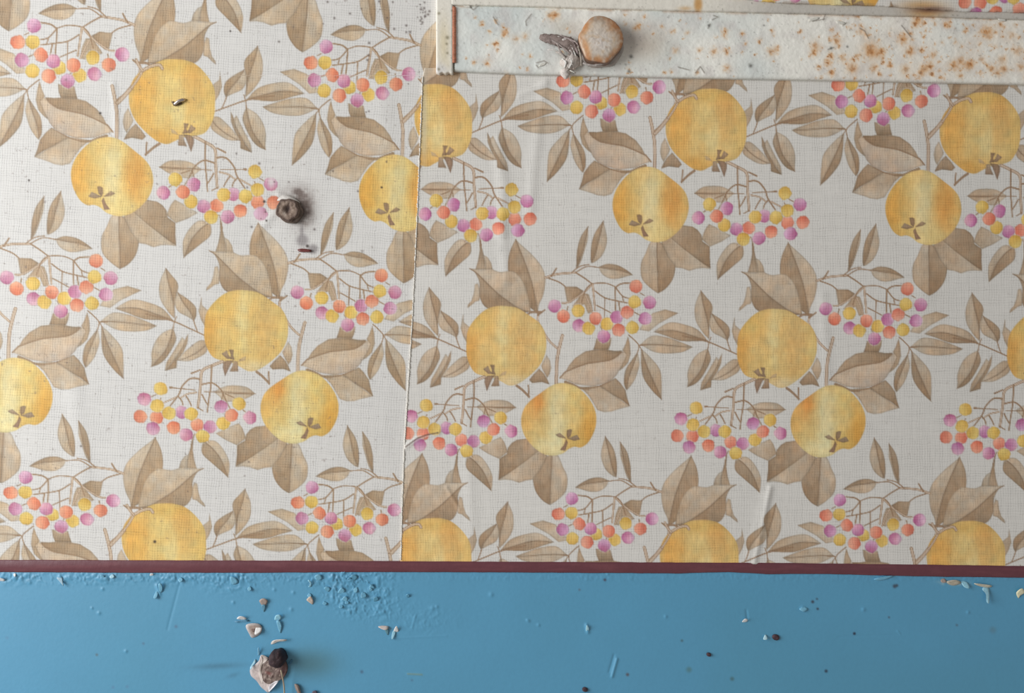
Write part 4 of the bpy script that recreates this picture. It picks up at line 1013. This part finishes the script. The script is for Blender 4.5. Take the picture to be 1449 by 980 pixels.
# ================================================================== dusty web tuft beside the hex bolt
tuft = empty('cobweb_tuft', P(800, 75, .003)); tag(tuft, 'crumpled grey cobweb tuft stuck to the left of the hex bolt', 'cobweb')
V2b = lambda x, y: (740 + x / 7.245, y / 7.245)
def lump(name, path, radii, cfun, parent, base, seed, n=20, m=26, flat=.6):
    pts = crom([np.array((*V2b(*p[:2]), p[2]), float) for p in path], n=6); L = len(pts)
    rr = np.interp(np.linspace(0, 1, L), np.linspace(0, 1, len(radii)), radii)
    co, cc = [], []
    for i, p in enumerate(pts):
        q = (pts[min(i + 1, L - 1)] - pts[max(i - 1, 0)])[:2]; q /= np.hypot(*q) + 1e-9
        for k in range(n):
            a_ = 2 * math.pi * k / n
            nz = 1 + .35 * float(vnoise(np.array([k * 3.1 + i * .2]), np.array([i * 2.3]), 2.5, seed, 2)[0])
            r_ = rr[i] / 7.245 * nz
            x = p[0] - q[1] * r_ * math.cos(a_); y = p[1] + q[0] * r_ * math.cos(a_)
            h = max(p[2] + r_ * S * flat * math.sin(a_), base)
            co.append(P(x, y, h)); cc.append(cfun(x, y, nz))
    idx = np.arange(L * n).reshape(L, n)
    q = np.stack([idx[:-1], np.roll(idx[:-1], -1, 1), np.roll(idx[1:], -1, 1), idx[1:]], -1).reshape(-1, 4)
    me = mesh_np(name, np.array(co), q, np.clip(np.array(cc), 0, 1))
    bm = bmesh.new(); bm.from_mesh(me); bm.verts.ensure_lookup_table()
    bm.faces.new([bm.verts[i] for i in idx[-1]]); bm.faces.new([bm.verts[i] for i in idx[0]][::-1]); bmesh.ops.recalc_face_normals(bm, faces=bm.faces); bm.to_mesh(me); bm.free()
    return link(name, me, M_DUST, parent)
dk = lambda x, y, z: rgb(134, 118, 112) * (.7 + .35 * z)
lt_ = lambda x, y, z: rgb(196, 186, 178) * (.75 + .3 * z)
o = lump('dust_clump', [(170, 375, .0042), (230, 390, .0046), (330, 410, .0048), (440, 440, .0050), (560, 500, .0050)], [18, 42, 50, 60, 75, 40], dk, tuft, .0031, 301)
o['label'] = 'dark dusty end'
lump('dust_clump', [(380, 640, .0042), (450, 640, .0050), (520, 630, .0050), (590, 640, .0042)], [20, 75, 78, 30], lt_, tuft, .0031, 305)
lump('dust_clump', [(430, 700, .0046), (435, 750, .0044), (440, 810, .0040)], [30, 50, 42, 12], lambda x, y, z: rgb(206, 196, 190) * (.75 + .3 * z), tuft, .0012, 309)
for i, (a_, b2, c2, wd, cc_) in enumerate((((330, 380), (430, 420), (520, 590), 3.2, (206, 196, 190)), ((350, 370), (470, 430), (550, 590), 2.0, (214, 208, 202)), ((380, 360), (500, 420), (572, 560), 2.4, (150, 134, 130)), ((280, 400), (400, 480), (500, 560), 2.6, (170, 156, 150)),
        ((250, 510), (350, 520), (470, 600), 1.6, (206, 200, 194)), ((330, 530), (400, 560), (460, 640), 2.4, (188, 178, 170)), ((420, 380), (540, 430), (580, 500), 2.2, (176, 160, 156)), ((350, 420), (380, 520), (450, 590), 1.6, (160, 146, 140)), ((560, 470), (590, 560), (600, 680), 3.0, (160, 150, 138)),
        ((600, 640), (720, 670), (880, 640), 2.4, (176, 166, 160)), ((480, 720), (520, 740), (545, 750), 1.6, (200, 196, 186)), ((400, 600), (440, 640), (420, 700), 2.2, (226, 222, 216)), ((480, 590), (500, 640), (470, 700), 2.0, (224, 220, 214)))):
    o = ribbon('silk_strand', [np.array(V2b(*q)) for q in (a_, b2, c2)], wd, lambda t, i=i: .0056 + .0012 * math.sin(math.pi * t) + .0001 * i, M_DUST, tuft, color=rgb(*cc_), thick=.0006, jitter=.5, seed=i + 40)
